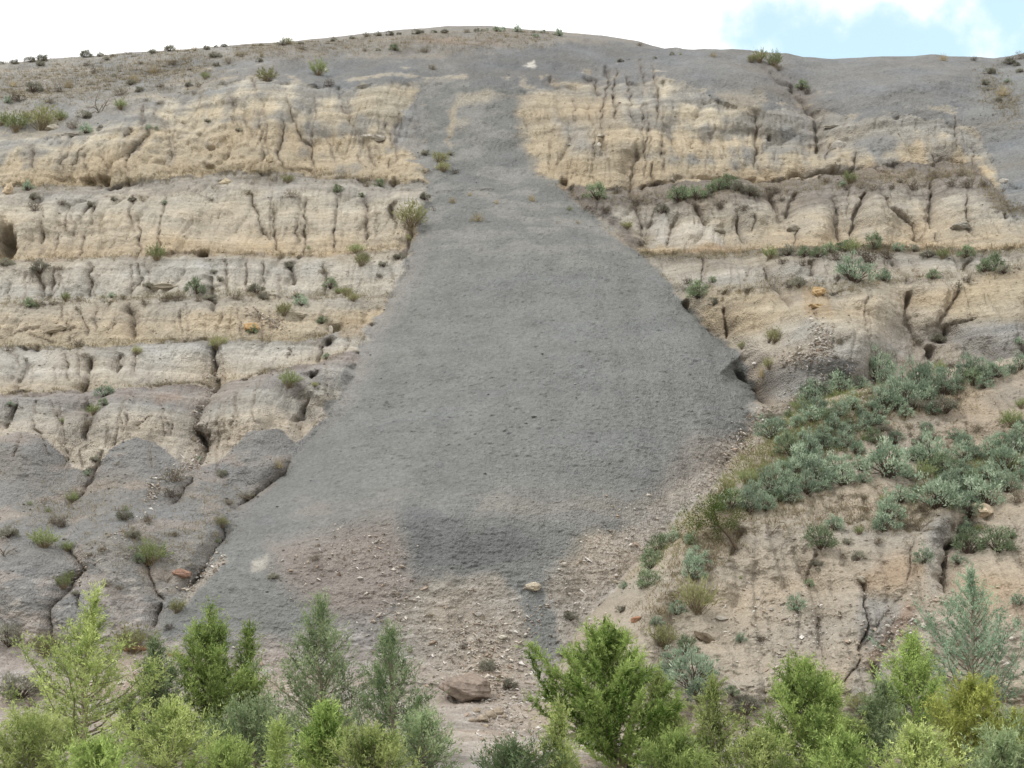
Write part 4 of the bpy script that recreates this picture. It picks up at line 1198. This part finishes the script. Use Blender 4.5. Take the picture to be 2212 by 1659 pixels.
def juniper(label, tx, ty, width, Yd, light, dark, dens=1.0, seed=0, taper=.8, leader=.0, clump=1.0, droop=0., open_=0., spires=0, lmul=1.0):
    rng = np.random.RandomState(500 + seed)
    top = at(tx, ty, Yd)
    bz = floor_z(top.x, Yd) - 0.1
    Ht = top.z - bz
    Wd = width * Yd * 2 * HALF / 2212 * .90
    tr, cr = Geo(), Geo()
    bark = fol((150, 138, 124))
    lean = rng.normal(size=2) * .05 * Ht
    hs = np.linspace(0, 1, 12)
    wob = np.cumsum(rng.normal(size=(12, 2)) * .012 * Ht, 0)
    wob -= wob[-1] * hs[:, None]
    tp = np.stack([wob[:, 0] + lean[0] * (hs - 1) * (1 - hs), wob[:, 1] + lean[1] * hs * (1 - hs), hs * Ht * .99], -1)
    tr.tube(tp, .035 * Ht ** .8, .007, bark, 6)

    def spot(h):
        return np.array([np.interp(h, hs, tp[:, j]) for j in range(3)])

    nb = int(62 + 17 * Ht)
    P_, D_, L_, C_ = [], [], [], []
    lumps = rng.rand(40) * 6.28
    axes = [(np.zeros(3), 1.0, 0.0)]
    for s in range(spires):
        a = rng.rand() * 6.28
        axes.append((np.array([math.cos(a), math.sin(a) * .6, 0]) * Wd * rng.uniform(.16, .26), rng.uniform(.78, .93), 0))
    for b in range(nb):
        h = 0.06 + .93 * ((b + rng.rand()) / nb) ** .92
        az = b * 2.399 + rng.normal() * .4
        prof_ = (1 - h) ** (taper + .22) * min(1, (h / .14)) ** .5
        if h > 1 - leader:
            prof_ *= .35
        else:
            prof_ *= 1.0
        lobe = 1 + .22 * math.sin(3 * az + lumps[int(h * 9)]) + .15 * rng.normal()
        ln = max(Wd / 2 * prof_ * max(lobe, .35) * (1 + .35 * (rng.rand() < .12)), .10 + .05 * (1 - h))
        up = math.radians(rng.uniform(2, 32) + 30 * h * h - 25 * droop * (1 - h))
        off, hk, _ = axes[rng.randint(len(axes))] if h > .35 else axes[0]
        o = spot(min(h * hk, .985)) + off * min(1, h * 1.6) * (1 - h * .3)
        d = np.array([math.cos(az) * math.cos(up), math.sin(az) * math.cos(up), math.sin(up)])
        pts = [o]
        nseg = 5
        for s in range(nseg):
            d = unit(d + rng.normal(size=3) * .13 + np.array([0, 0, .13 - .05 * droop]))
            pts.append(pts[-1] + d * ln / nseg)
        pts = np.array(pts)
        if ln > .25:
            tr.tube(pts, .006 + .010 * ln, .003, bark * rng.uniform(.6, 1.0), 3)
        # side twigs carry the sprays
        ns = max(4, int(ln * 21 * dens))
        base_c = fol(dark) + (fol(light) - fol(dark)) * rng.rand() ** 1.6 * .85
        t = 1 - (1 - .08 - .35 * open_) * rng.rand(ns) ** 1.15
        q = np.stack([np.interp(t * nseg, np.arange(nseg + 1), pts[:, j]) for j in range(3)], -1)
        k = np.minimum((t * nseg).astype(int), nseg - 1)
        td = unit(pts[k + 1] - pts[k])
        sd_ = unit(td * .7 + rng.normal(size=(ns, 3)) * .65 + np.array([0, 0, .55]))
        sl = rng.uniform(.16, .36, ns) * clump * (.7 + .5 * t)
        m = int(13 * lmul)
        u = rng.rand(ns, m, 1)
        p0 = q[:, None] + sd_[:, None] * sl[:, None, None] * u + rng.normal(size=(ns, m, 3)) * .019 * clump
        dd = unit(sd_[:, None] + rng.normal(size=(ns, m, 3)) * .42)
        shade = base_c * rng.uniform(.75, 1.2, (ns, 1, 1)) + (fol(light) - base_c) * (.75 * u ** 2)
        P_.append(p0.reshape(-1, 3))
        D_.append(dd.reshape(-1, 3))
        L_.append(rng.uniform(.04, .09, ns * m))
        C_.append((shade * rng.uniform(.85, 1.15, (ns, m, 1))).reshape(-1, 3))
    P_, D_, L_, C_ = np.concatenate(P_), np.concatenate(D_), np.concatenate(L_), np.concatenate(C_)
    cr.leaves(P_, D_, L_, L_ * .33, C_, rng)
    # the topmost shoot
    m = int(60 + 240 * leader)
    u = rng.rand(m, 1)
    sh = spot(.99)
    p0 = sh + np.array([0, 0, 1]) * ((u - 1) * Ht * (.08 + leader * .6)) + rng.normal(size=(m, 3)) * .03
    cr.leaves(p0, unit(rng.normal(size=(m, 3)) * .55 + np.array([0, 0, 1])), rng.uniform(.06, .12, m), .022, fol(light) * rng.uniform(.85, 1.15, (m, 1)), rng)
    root = add('juniper_tree', None)
    root.location = (top.x, Yd, bz)
    add('trunk', tr.mesh('juniper_trunk', M_BARK, True), root)
    add('crown', cr.mesh('juniper_crown', M_LEAF), root)
    tag(root, label, 'tree', 'junipers at the foot of the hill')
    return len(P_)


YG, DG = (208, 220, 146), (114, 134, 74)        # yellow green
MG, MD = (184, 204, 126), (86, 110, 56)          # mid green
BG, BD = (176, 192, 148), (92, 112, 76)         # bluish green
YY, YD_ = (198, 204, 118), (114, 126, 60)        # yellowed
nl = 0
for args in (
    ('tall open light green juniper with a long pale leader, leftmost', 208, 1284, 450, 36.0, YG, DG, .85, 1, .95, .22, 1.15, .5, .45),
    ('small dense blue-green juniper right of the tall leftmost one', 332, 1388, 220, 38.0, BG, BD, 1.3, 2, .75, .05),
    ('dense dark green juniper with two pointed tops', 458, 1308, 240, 39.0, MG, MD, 1.9, 3, .6, .10, 1.0, 0, 0, 2),
    ('narrow dark green juniper beside the two-topped one', 538, 1356, 120, 39.5, MG, MD, 1.4, 4, .6, .08),
    ('tall gappy blue-green juniper left of the cone chute', 693, 1302, 330, 38.0, BG, BD, .8, 5, .7, .08, 1.25, .1, .5),
    ('airy pale green juniper left of the brown boulder', 845, 1366, 250, 37.0, BG, (100, 128, 84), .75, 6, .65, .04, 1.25, .1, .55),
    ('low sage-coloured juniper in front of the brown boulder', 915, 1560, 220, 34.0, BG, BD, .7, 7, .5, .04, 1.2, .1, .5),
    ('largest juniper, broad bright green cone below the spur', 1310, 1346, 480, 35.0, MG, (74, 104, 40), 2.6, 48, .72, .12, .8, .1, 0, 0),
    ('bright young juniper shoot left of the largest tree', 1212, 1536, 150, 32.0, YG, DG, 1.0, 9, .9, .3),
    ('side juniper leaning at the right of the largest tree', 1422, 1462, 180, 36.0, YG, MD, 1.0, 10, .7, .15),
    ('small bright juniper in front of the big grey sagebrush', 1540, 1478, 200, 34.0, YG, MD, 1.0, 11, .7, .1),
    ('pointed dense green juniper in the middle of the right row', 1722, 1420, 270, 36.0, MG, MD, 1.9, 12, .6, .05, 1.0, 0, 0, 1),
    ('green juniper shoulder right of the pointed dense one', 1790, 1476, 200, 36.5, YG, MD, 1.15, 13, .65, .05),
    ('tall green juniper left of the sparse blue one', 1966, 1380, 270, 38.5, MG, MD, 1.05, 14, .7, .1, 1.1, 0, .2),
    ('dull blue-green juniper between two green ones at right', 1905, 1488, 200, 36.5, BG, BD, 1.1, 15, .6, .05),
    ('tall sparse blue-green juniper with bare trunk at right', 2088, 1238, 420, 40.0, (164, 186, 158), (106, 130, 108), .5, 16, .75, .16, 1.15, 0, .6),
    ('yellowish juniper in front of the sparse blue one', 2092, 1480, 320, 34.0, YY, YD_, 1.2, 17, .6, .08),
    ('thin blue-green juniper at the right edge', 2196, 1560, 220, 36.0, BG, BD, .6, 18, .6, .05, 1.2, 0, .4),
    ('bushy light green juniper in the bottom left corner', 70, 1560, 330, 32.0, YG, DG, 1.0, 19, .55, .05, 1.1, .3, .2),
    ('light green juniper with pale forked stem at lower left', 375, 1535, 290, 33.0, YG, DG, 1.0, 20, .7, .18, 1.1, .5, .3),
    ('pale feathery shoot at the bottom edge', 604, 1576, 90, 30.0, (196, 212, 140), (150, 172, 92), .7, 21, .9, .5),
    ('dense bright juniper column below the gappy tree', 700, 1530, 170, 34.0, MG, (72, 104, 36), 1.5, 22, .5, .05),
    ('low blue-green juniper between the lower left trees', 560, 1545, 300, 34.5, BG, BD, .95, 23, .5, .05, 1.2, .2, .3),
    ('low bright juniper at the bottom left of the boulder', 800, 1600, 240, 32.5, YG, MD, 1.0, 24, .5, .05, 1.1, .2, .2),
    ('low grey-green juniper at the bottom centre', 1110, 1630, 240, 32.0, (140, 160, 118), (96, 116, 80), .9, 25, .5, .05, 1.1, .2, .2),
    ('low green juniper filling the bottom under the right row', 1645, 1605, 240, 32.5, YG, MD, 1.1, 26, .5, .05, 1.0, .2, .1),
    ('low blue-green juniper in the bottom right corner', 2170, 1610, 260, 31.5, BG, BD, .9, 35, .5, .08, 1.0, .2, .2),
    ('low olive juniper at the bottom edge under the leftmost tree', 215, 1620, 240, 30.5, MG, DG, 1.2, 31, .5, .08, 1.0, .2, .1),
    ('low green juniper at the bottom edge below the two-topped one', 490, 1625, 240, 30.5, MG, DG, 1.2, 32, .5, .08, 1.0, .2, .1),
    ('low green juniper at the bottom edge right of the largest tree', 1460, 1610, 240, 31.0, MG, MD, 1.3, 33, .5, .08, 1.0, .2, .1),
    ('low bright juniper at the bottom edge near the yellowish one', 1985, 1590, 240, 31.0, YG, MD, 1.2, 34, .5, .08, 1.0, .2, .1),
    ('low green juniper at the bottom edge between two right trees', 1825, 1610, 220, 31.5, MG, MD, 1.2, 36, .5, .08, 1.0, .2, .1)):
    nl += juniper(args[0], *args[1:4], args[4], args[5], args[6], args[7], args[8], *args[9:])
print('juniper leaves', nl)
# the small dark juniper that clings to the spur
dk = ground_at(2560 * .576 + 225 / 3, 1106 + 215 / 3)[0]
rng = np.random.RandomState(77)
tr, cr = Geo(), Geo()
tr.tube([(.55, 0, -.1), (.35, 0, .25), (.05, .05, .6), (-.1, 0, 1.1)], .06, .015, fol((96, 84, 72)), 5)
cl_ = rng.normal(size=(60, 3)) * np.array([.42, .3, .34]) + np.array([-.12, 0, .85])
P_ = np.repeat(cl_, 55, 0) + rng.normal(size=(3300, 3)) * .085
cr.leaves(P_, unit(P_ - np.array([0, 0, .5]) + rng.normal(size=P_.shape) * .5), rng.uniform(.05, .09, 3300), .022, np.repeat(mix_cols(rng, 60, (78, 92, 50), (112, 128, 72)), 55, 0), rng)
root = add('juniper_tree', None)
root.location = dk
add('trunk', tr.mesh('juniper_trunk', M_BARK, True), root)
add('crown', cr.mesh('juniper_crown', M_LEAF), root)
tag(root, 'small dark crooked juniper clinging to the sage spur', 'tree')

# ------------------------------------------------------------------ stones and outcrops
def rock_mesh(seed, size, col, block=.5, rough=.18, sub=3, tint=None):
    import bmesh
    rng = np.random.RandomState(seed)
    bm = bmesh.new()
    bmesh.ops.create_icosphere(bm, subdivisions=sub, radius=1)
    v = np.array([p.co for p in bm.verts])
    f = np.array([[q.index for q in p.verts] for p in bm.faces])
    bm.free()
    # cut by random planes for broken faces
    for k in range(int(5 + 10 * block)):
        n_ = unit(rng.normal(size=3))
        dlim = rng.uniform(.55, .88)
        s = v @ n_
        v = v - np.maximum(s - dlim, 0)[:, None] * n_ * .95
    nn = noise(v[:, 0] * 2.2 + v[:, 2] * 1.3, v[:, 1] * 2.2 - v[:, 2] * 1.1, seed % 50) + .5 * noise(v[:, 0] * 5 + v[:, 2] * 3, v[:, 1] * 5 + v[:, 2] * 2, seed % 50 + 3)
    v = v * (1 + rough * nn)[:, None]
    ly = .05 * noise(v[:, 2] * 7 + .2, v[:, 2] * 0, seed % 40)
    v[:, :2] *= (1 + 2.2 * ly * (block > .4))[:, None]
    v = v * np.array(size) / 2
    c = alb(col, .8) * np.clip(1 + .22 * nn[:, None] + 1.2 * ly[:, None], .6, 1.4)
    me = mesh_from('stone', v, f, c, False)
    me.materials.append(M_STONE)
    return me


def stone(name, label, cat, vx_, vy_, w, hgt, col, seed, depth=None, lift=.25, tilt=0, block=.5, sub=3, group=None, yaw=None, rough=.18):
    hit = ground_at(vx_, vy_)
    if hit is None:
        return
    P = hit[0]
    mpp = math.hypot(P.x, P.y) * 2 * HALF / 2212 * 1.05
    size = (w * mpp, (depth or w * .8) * mpp, hgt * mpp)
    o = add(name, rock_mesh(seed, size, col, block, rough, sub))
    o.location = P + Vector((0, 0, size[2] * lift))
    o.rotation_euler = (R(12), R(tilt), random.Random(seed).uniform(-.5, .5) if yaw is None else yaw)
    tag(o, label, cat, group)
    return o


b = stone('boulder', 'big brown flat-topped boulder among the junipers', 'boulder', 1003, 1514, 128, 64, (154, 138, 124), 3, depth=110, lift=.42, tilt=8, block=.7, sub=4, yaw=.2, rough=.10)
for i, (x, y, w, h) in enumerate([(1062, 1548, 30, 18), (1042, 1556, 26, 20), (1074, 1540, 30, 20), (1022, 1560, 20, 10), (1090, 1552, 14, 9), (1050, 1570, 14, 8), (1030, 1538, 18, 12)]):
    stone('broken_stone', 'tan broken stone below the big boulder, ' + ORD[[6, 2, 5, 0, 6, 3, 1][i] if False else sorted([1062, 1042, 1074, 1022, 1090, 1050, 1030]).index(x)] + ' from left', 'stone', x, y, w, h, (176, 160, 138), 20 + i, sub=2, group='broken stones by the boulder')
stone('sandstone_slab', 'dark weathered log-like slab lying on the spur foot', 'rock', 1520, 1382, 62, 22, (128, 112, 92), 41, depth=26, tilt=27, yaw=.1, block=.9)
stone('pale_stone', 'pale flat stone just above the log-like slab', 'stone', 1556, 1338, 28, 11, (188, 180, 166), 42, sub=2)
stone('orange_stone', 'rust orange stone beside the left flank of the spur', 'stone', 1376, 1342, 26, 18, (182, 132, 100), 43, sub=2)
stone('cream_rock', 'cream lumpy rock at the top of the grey chute', 'rock', 1150, 1272, 36, 22, (196, 184, 160), 44, depth=26)
stone('grey_stone', 'grey block lying right of the gravel fan centre', 'stone', 1036, 1330, 20, 12, (168, 162, 154), 45, sub=2, block=.8)
stone('grey_stone', 'small pale grey stone above the cream rock', 'stone', 1219, 1222, 17, 12, (186, 178, 164), 46, sub=2)
stone('pale_stone', 'flat cream stone at the right of the gravel fan', 'stone', 1330, 1260, 12, 8, (196, 184, 160), 47, sub=2)
stone('stone_flake', 'long white flake near the chute, upper of a pair', 'stone', 1092, 1413, 12, 5, (222, 212, 198), 48, sub=1, tilt=50)
stone('stone_flake', 'long white flake near the chute, lower of a pair', 'stone', 1106, 1426, 13, 5, (222, 212, 198), 49, sub=1, tilt=35)
stone('pale_stone', 'broken white stone cluster left of the chute', 'stone', 1088, 1379, 26, 9, (206, 198, 182), 50, sub=2)
stone('wood_slab', 'thin brown slab lying left of the gravel fan', 'stone', 936, 1389, 24, 7, (162, 142, 120), 51, sub=2, tilt=-28)
stone('capstone', 'grey-tan capstone perched at the top of the spur crack', 'stone', 1862, 1252, 30, 16, (182, 172, 152), 52, block=.9, lift=.2)
stone('pale_rock', 'cream layered rock by the dark gully at the right edge', 'rock', 2125, 1116, 60, 34, (206, 186, 156), 53, block=.9, rough=.25)
stone('white_ledge', 'white limestone ledge in the tan cliff left of the cone', 'rock', 805, 297, 70, 14, (196, 190, 178), 54, depth=24, lift=.1, block=.8, rough=.3)
stone('white_ledge', 'white overhanging ledge in the cliff right of the cone', 'rock', 1300, 297, 26, 8, (202, 196, 182), 55, depth=22, lift=.2, block=.9)
stone('white_stone', 'white block below the overhanging ledge right of the cone', 'stone', 1293, 316, 13, 12, (224, 218, 206), 56, lift=.2, sub=2)
stone('grey_stone', 'small grey stone on the tan slope right of the cone neck', 'stone', 1228, 315, 11, 7, (170, 166, 158), 57, sub=2)
stone('grey_ledge', 'grey layered ledge beside the upper right gully', 'rock', 1796, 276, 48, 14, (176, 170, 158), 58, depth=22, lift=.1, block=.9, rough=.3)
stone('white_patch_rock', 'pale crumbling outcrop under the upper right grey ledge', 'rock', 1811, 316, 34, 20, (192, 186, 176), 59, depth=14, lift=.05, rough=.3)
stone('grey_boulder', 'rounded grey boulder on the right tan band', 'boulder', 2074, 494, 46, 22, (152, 148, 136), 60, block=.8, lift=.25)
stone('grey_ledge', 'grey layered lump under the crack of the right band', 'rock', 1713, 498, 40, 20, (158, 150, 134), 61, depth=18, block=.9, rough=.3)
stone('grey_ledge', 'low grey layered ledge beside the white patch at right', 'rock', 1556, 502, 42, 14, (156, 148, 130), 62, depth=16, lift=.1, block=.9, rough=.3)
stone('white_stone', 'pale stone high at the right edge below the crack', 'stone', 2168, 394, 24, 14, (198, 192, 180), 63, depth=12, lift=.1)
stone('petrified_stump', 'cream splintered stump at the left edge under the cliff', 'stump', 18, 418, 26, 30, (206, 184, 150), 64, lift=.3, block=.9, rough=.3)
stone('petrified_stump', 'cream splintered stump in the broken left cliff', 'stump', 583, 350, 18, 26, (200, 184, 152), 65, lift=.3, block=.9, rough=.3)
stone('orange_stump', 'orange splintered outcrop on the fourth left ledge', 'rock', 543, 712, 34, 24, (196, 158, 108), 66, lift=.15, block=.9, rough=.35)
stone('orange_outcrop', 'orange blocky outcrop crowning the spur right of the cone', 'rock', 1768, 640, 40, 26, (196, 164, 116), 67, lift=.15, block=.9, rough=.35)
stone('orange_outcrop', 'smaller orange outcrop below the crowning one', 'rock', 1762, 664, 34, 14, (190, 160, 114), 68, lift=.1, block=.9, rough=.35)
stone('white_stone', 'white stone on the gravel below the orange outcrops', 'stone', 1752, 695, 15, 12, (226, 214, 200), 69, sub=2)
stone('pale_boulder', 'pale rounded boulder under the left cliff rim shrubs', 'boulder', 115, 279, 44, 22, (182, 174, 156), 70, depth=20, lift=.05)
stone('grey_ledge', 'knobbly grey ledge right of the pale left boulder', 'rock', 148, 290, 52, 12, (170, 164, 152), 71, depth=16, lift=.05, rough=.35)
stone('layered_outcrop', 'long grey layered outcrop on the lower left band', 'rock', 100, 712, 120, 26, (166, 154, 132), 72, depth=30, lift=-.1, block=.9, rough=.3)
stone('layered_outcrop', 'grey layered outcrop on the third left band', 'rock', 345, 620, 90, 16, (166, 156, 136), 73, depth=26, lift=-.05, block=.9, rough=.3)
stone('layered_outcrop', 'pale platy outcrop right of the orange stump', 'rock', 650, 678, 66, 22, (182, 172, 150), 74, depth=26, lift=-.1, block=.9, rough=.3)
stone('rust_ledge', 'rust brown stone ledge behind the leftmost trees', 'rock', 290, 1402, 58, 14, (168, 128, 92), 75, depth=26, lift=.1, block=.9)
stone('rust_ledge', 'shorter rust ledge right of the longer one', 'rock', 376, 1413, 40, 9, (164, 134, 110), 76, depth=18, lift=.1, block=.9)
stone('red_rock', 'reddish rock in the lower left gully below the big shrub', 'rock', 393, 1240, 40, 20, (168, 130, 110), 77, depth=20, lift=.1)
stone('tan_boulder', 'tan boulder below the broken left cliff', 'boulder', 492, 396, 40, 18, (186, 172, 142), 78, depth=22, lift=.05)
stone('white_block', 'white block in the dark hollow beside the cone', 'stone', 716, 718, 12, 22, (206, 196, 178), 79, sub=2)
stone('white_stone', 'white stone in the gully right of the cone', 'stone', 1632, 787, 13, 6, (224, 220, 212), 80, sub=2)
stone('white_stone', 'small white stones at the cone edge above the spur', 'stone', 1402, 1073, 12, 6, (222, 214, 202), 81, sub=2)

# loose chips washed into the gullies and spread over the foot of the cone: far too many to count
rng = np.random.RandomState(9)
ZONES = [(700, 420, 20, [T(0, 1, [(1370, 760), (1395, 810), (1300, 960), (1265, 1050), (1260, 1140), (1290, 1250), (1280, 1330), (1170, 1370)])], 16),
         (420, 1100, 18, [T(0, 1, [(1180, 1390), (1020, 1440), (980, 1530), (1000, 1600)]), T(0, 2, [(960, 10), (820, 120), (700, 190), (620, 300), (500, 420), (480, 480)])], 13),
         (900, 0, 0, [T(2, 1, [(880, 420), (900, 520), (940, 600), (800, 650), (660, 680)])], 22),
         (500, 0, 0, [T(2, 1, [(640, 950), (860, 840), (1100, 730)]), T(2, 1, [(1000, 900), (1200, 900)])], 22),
         (1500, 0, 0, [T(2, 1, [(150, 1560), (300, 1300), (450, 1180), (560, 1050)])], 32),
         (2200, 0, 0, [[(930, 1400), (1080, 1370), (1060, 1480), (1150, 1540), (1080, 1600)]], 70),
         (1300, 0, 0, [[(640, 1230), (800, 1180), (880, 1290), (820, 1370)], [(1150, 1330), (1300, 1200), (1400, 1140)]], 60),
         (700, 0, 0, [[(1900, 1420), (1950, 1340), (2010, 1290)], [(1560, 1340), (1700, 1300), (1820, 1380)]], 50),
         (900, 0, 0, [[(1600, 1500), (1750, 1400), (2100, 1400), (2200, 1480)]], 70),
         (450, 0, 0, [T(0, 2, [(1450, 290), (1300, 420), (1180, 540)]), T(0, 1, [(1600, 330), (1750, 420), (1850, 470)])], 14),
         (600, 0, 0, [[(150, 1400), (300, 1480), (560, 1450), (420, 1560)]], 60)]
pos = []
for cnt, _, _, lines, spread_ in ZONES:
    for q in range(cnt):
        ln = np.array(lines[rng.randint(len(lines))])
        k = rng.randint(len(ln) - 1)
        t = rng.rand()
        p = ln[k] * (1 - t) + ln[k + 1] * t + rng.normal(size=2) * spread_ * .6
        hit = ground_at(p[0], p[1])
        if hit:
            # scatter inside the surface cell
            pos.append(np.array(hit[0]) + np.array([rng.uniform(-.07, .07), -.02, rng.uniform(-.04, .04)]))
pos = np.array(pos)
octa = np.array([[1, 0, 0], [0, 1, 0], [-1, 0, 0], [0, -1, 0], [0, 0, 1], [0, 0, -1]], float)
of = np.array([[0, 1, 4], [1, 2, 4], [2, 3, 4], [3, 0, 4], [1, 0, 5], [2, 1, 5], [3, 2, 5], [0, 3, 5]])
nch = len(pos)
sz = rng.lognormal(-3.35, .5, nch)[:, None] * np.array([1.0, .7, .5]) * rng.uniform(.6, 1.3, (nch, 3))
ang = rng.rand(nch) * 6.28
tl = rng.normal(size=nch) * .5
V = octa[None] * sz[:, None] * 1.0 * rng.uniform(.75, 1.25, (nch, 6, 1))
x_, y_, z_ = V[..., 0], V[..., 1], V[..., 2]
V = np.stack([x_ * np.cos(ang)[:, None] - y_ * np.sin(ang)[:, None], x_ * np.sin(ang)[:, None] + y_ * np.cos(ang)[:, None], z_ + x_ * tl[:, None]], -1) + pos[:, None]
pal = np.array([alb(c) for c in ((214, 200, 180), (196, 180, 156), (226, 218, 206), (186, 166, 142), (190, 158, 130), (170, 160, 148))])
cc = np.repeat(pal[rng.randint(len(pal), size=nch)] * rng.uniform(.85, 1.12, (nch, 1)), 6, 0)
scree = add('scree', mesh_from('scree', V.reshape(-1, 3), (of[None] + 6 * np.arange(nch)[:, None, None]).reshape(-1, 3), cc, False))
scree.data.materials.append(M_STONE)
scree['kind'] = 'stuff'
scree['label'] = 'pale loose stone chips in the gullies and on the foot'

# crumbs of shale and clay lying all over the bare slopes
okc = np.nonzero(((FY > 150) & (FY < 1560) & (FX > -20) & (FX < 2240) & ~np.repeat(behind, NX, 1)).ravel())[0]
pick = okc[rng.randint(len(okc), size=5000)]
keep = rng.rand(len(pick)) < np.where(cm.ravel()[pick] > .5, .12, .6)
pick = pick[keep]
nch = len(pick)
sz = rng.lognormal(-3.3, .35, nch)[:, None] * rng.uniform(.6, 1.3, (nch, 3)) * np.array([1.1, .9, .7])
V = octa[None] * sz[:, None] * rng.uniform(.7, 1.3, (nch, 6, 1)) + np.stack([XR[pick] + rng.uniform(-.03, .03, nch), YR[pick], ZR[pick] + .01], -1)[:, None]
cc = np.repeat(C.reshape(-1, 3)[pick] * rng.choice([.55, .7, .85, 1.25], nch)[:, None], 6, 0)
crumbs = add('shale_crumbs', mesh_from('shale_crumbs', V.reshape(-1, 3), (of[None] + 6 * np.arange(nch)[:, None, None]).reshape(-1, 3), np.clip(cc, .01, .7), False))
crumbs.data.materials.append(M_STONE)
crumbs['kind'] = 'stuff'
crumbs['label'] = 'small crumbs of shale and clay on the bare slopes'

# thin dry grass and litter along the ledges and over the upper left slope
LED = [(900, LEFT[1], 14), (350, LEFT[2], 6), (450, LEFT[3], 8), (350, LEFT[4], 7), (200, LEFT[5], 6), (1400, [(x, y + 28) for x, y in RIGHT[1]], 15), (1300, [(x, y + 6) for x, y in RIGHT[2]], 10),
       (700, RIGHT[3], 16), (3400, [(0, 190), (150, 180), (300, 150), (450, 140)], 48), (1500, [(500, 110), (800, 95), (1200, 80)], 22), (1500, [(1600, 1000), (1750, 960), (1900, 880), (2100, 840)], 60),
       (900, [(1450, 1200), (1560, 1100), (1750, 1110), (2000, 1120)], 40), (500, [(1400, 1350), (1500, 1230), (1580, 1150)], 40), (400, [(60, 1130), (200, 1090), (330, 1190), (480, 1100)], 60), (500, [(2140, 150), (2190, 250), (2120, 180)], 30)]
gp, gc = [], []
for cnt, ln, spread_ in LED:
    ln = np.array(ln, float)
    ln = ln[(ln[:, 0] > -80) & (ln[:, 0] < 2300)]
    for q in range(cnt):
        k = rng.randint(len(ln) - 1)
        t = rng.rand()
        p = ln[k] * (1 - t) + ln[k + 1] * t + rng.normal(size=2) * spread_ * .6
        if pl(EL, p[1]) + 5 < p[0] < pl(ER, p[1]) - 5 and 200 < p[1] < 1100:
            continue
        hit = ground_at(p[0], p[1])
        if hit:
            gp.append(np.array(hit[0]))
gp = np.array(gp)
m = 7
gp = np.repeat(gp, m, 0) + rng.normal(size=(len(gp) * m, 3)) * np.array([.09, .02, .02])
gd = unit(rng.normal(size=gp.shape) * .5 + np.array([0, -.15, .9]))
grass = Geo()
mixg = rng.rand(len(gp), 1)
grass.leaves(gp, gd, rng.uniform(.08, .26, len(gp)), rng.uniform(.012, .022, len(gp)), fol((120, 112, 92)) * (1 - mixg) + fol((188, 174, 140)) * mixg, rng)
go = add('dry_grass', grass.mesh('dry_grass', M_LEAF))
go['kind'] = 'stuff'
go['label'] = 'thin dry grass along the ledges and upper slopes'
# fresh green grass between the sagebrush of the spur
BAND_G = [[(1380, 1220), (1480, 1130), (1570, 1040), (1680, 960), (1800, 890)], [(1600, 1060), (1720, 1000), (1850, 900)], [(1990, 1060), (2100, 1010), (2212, 1000)], [(1660, 930), (1760, 880), (1900, 830)]]
gp = []
for q in range(2600):
    ln = np.array(BAND_G[rng.randint(len(BAND_G))], float)
    k = rng.randint(len(ln) - 1)
    t = rng.rand()
    p = ln[k] * (1 - t) + ln[k + 1] * t + rng.normal(size=2) * 24
    hit = ground_at(p[0], p[1])
    if hit and hit[1]:
        gp.append(np.array(hit[0]))
gp = np.array(gp)
gp = np.repeat(gp, 8, 0) + rng.normal(size=(len(gp) * 8, 3)) * np.array([.09, .03, .02])
gg = Geo()
mixg = rng.rand(len(gp), 1)
gg.leaves(gp, unit(rng.normal(size=gp.shape) * .5 + np.array([0, -.15, .9])), rng.uniform(.08, .28, len(gp)), rng.uniform(.014, .024, len(gp)), fol((122, 140, 86)) * (1 - mixg) + fol((164, 164, 116)) * mixg, rng)
go = add('green_grass', gg.mesh('green_grass', M_LEAF))
go['kind'] = 'stuff'
go['label'] = 'fresh green grass between the sagebrush of the spur'
tris = sum(len(o.data.polygons) * (2 if o.name == 'hillside' else 1) for o in bpy.data.objects if o.type == 'MESH')
print('triangles', tris)
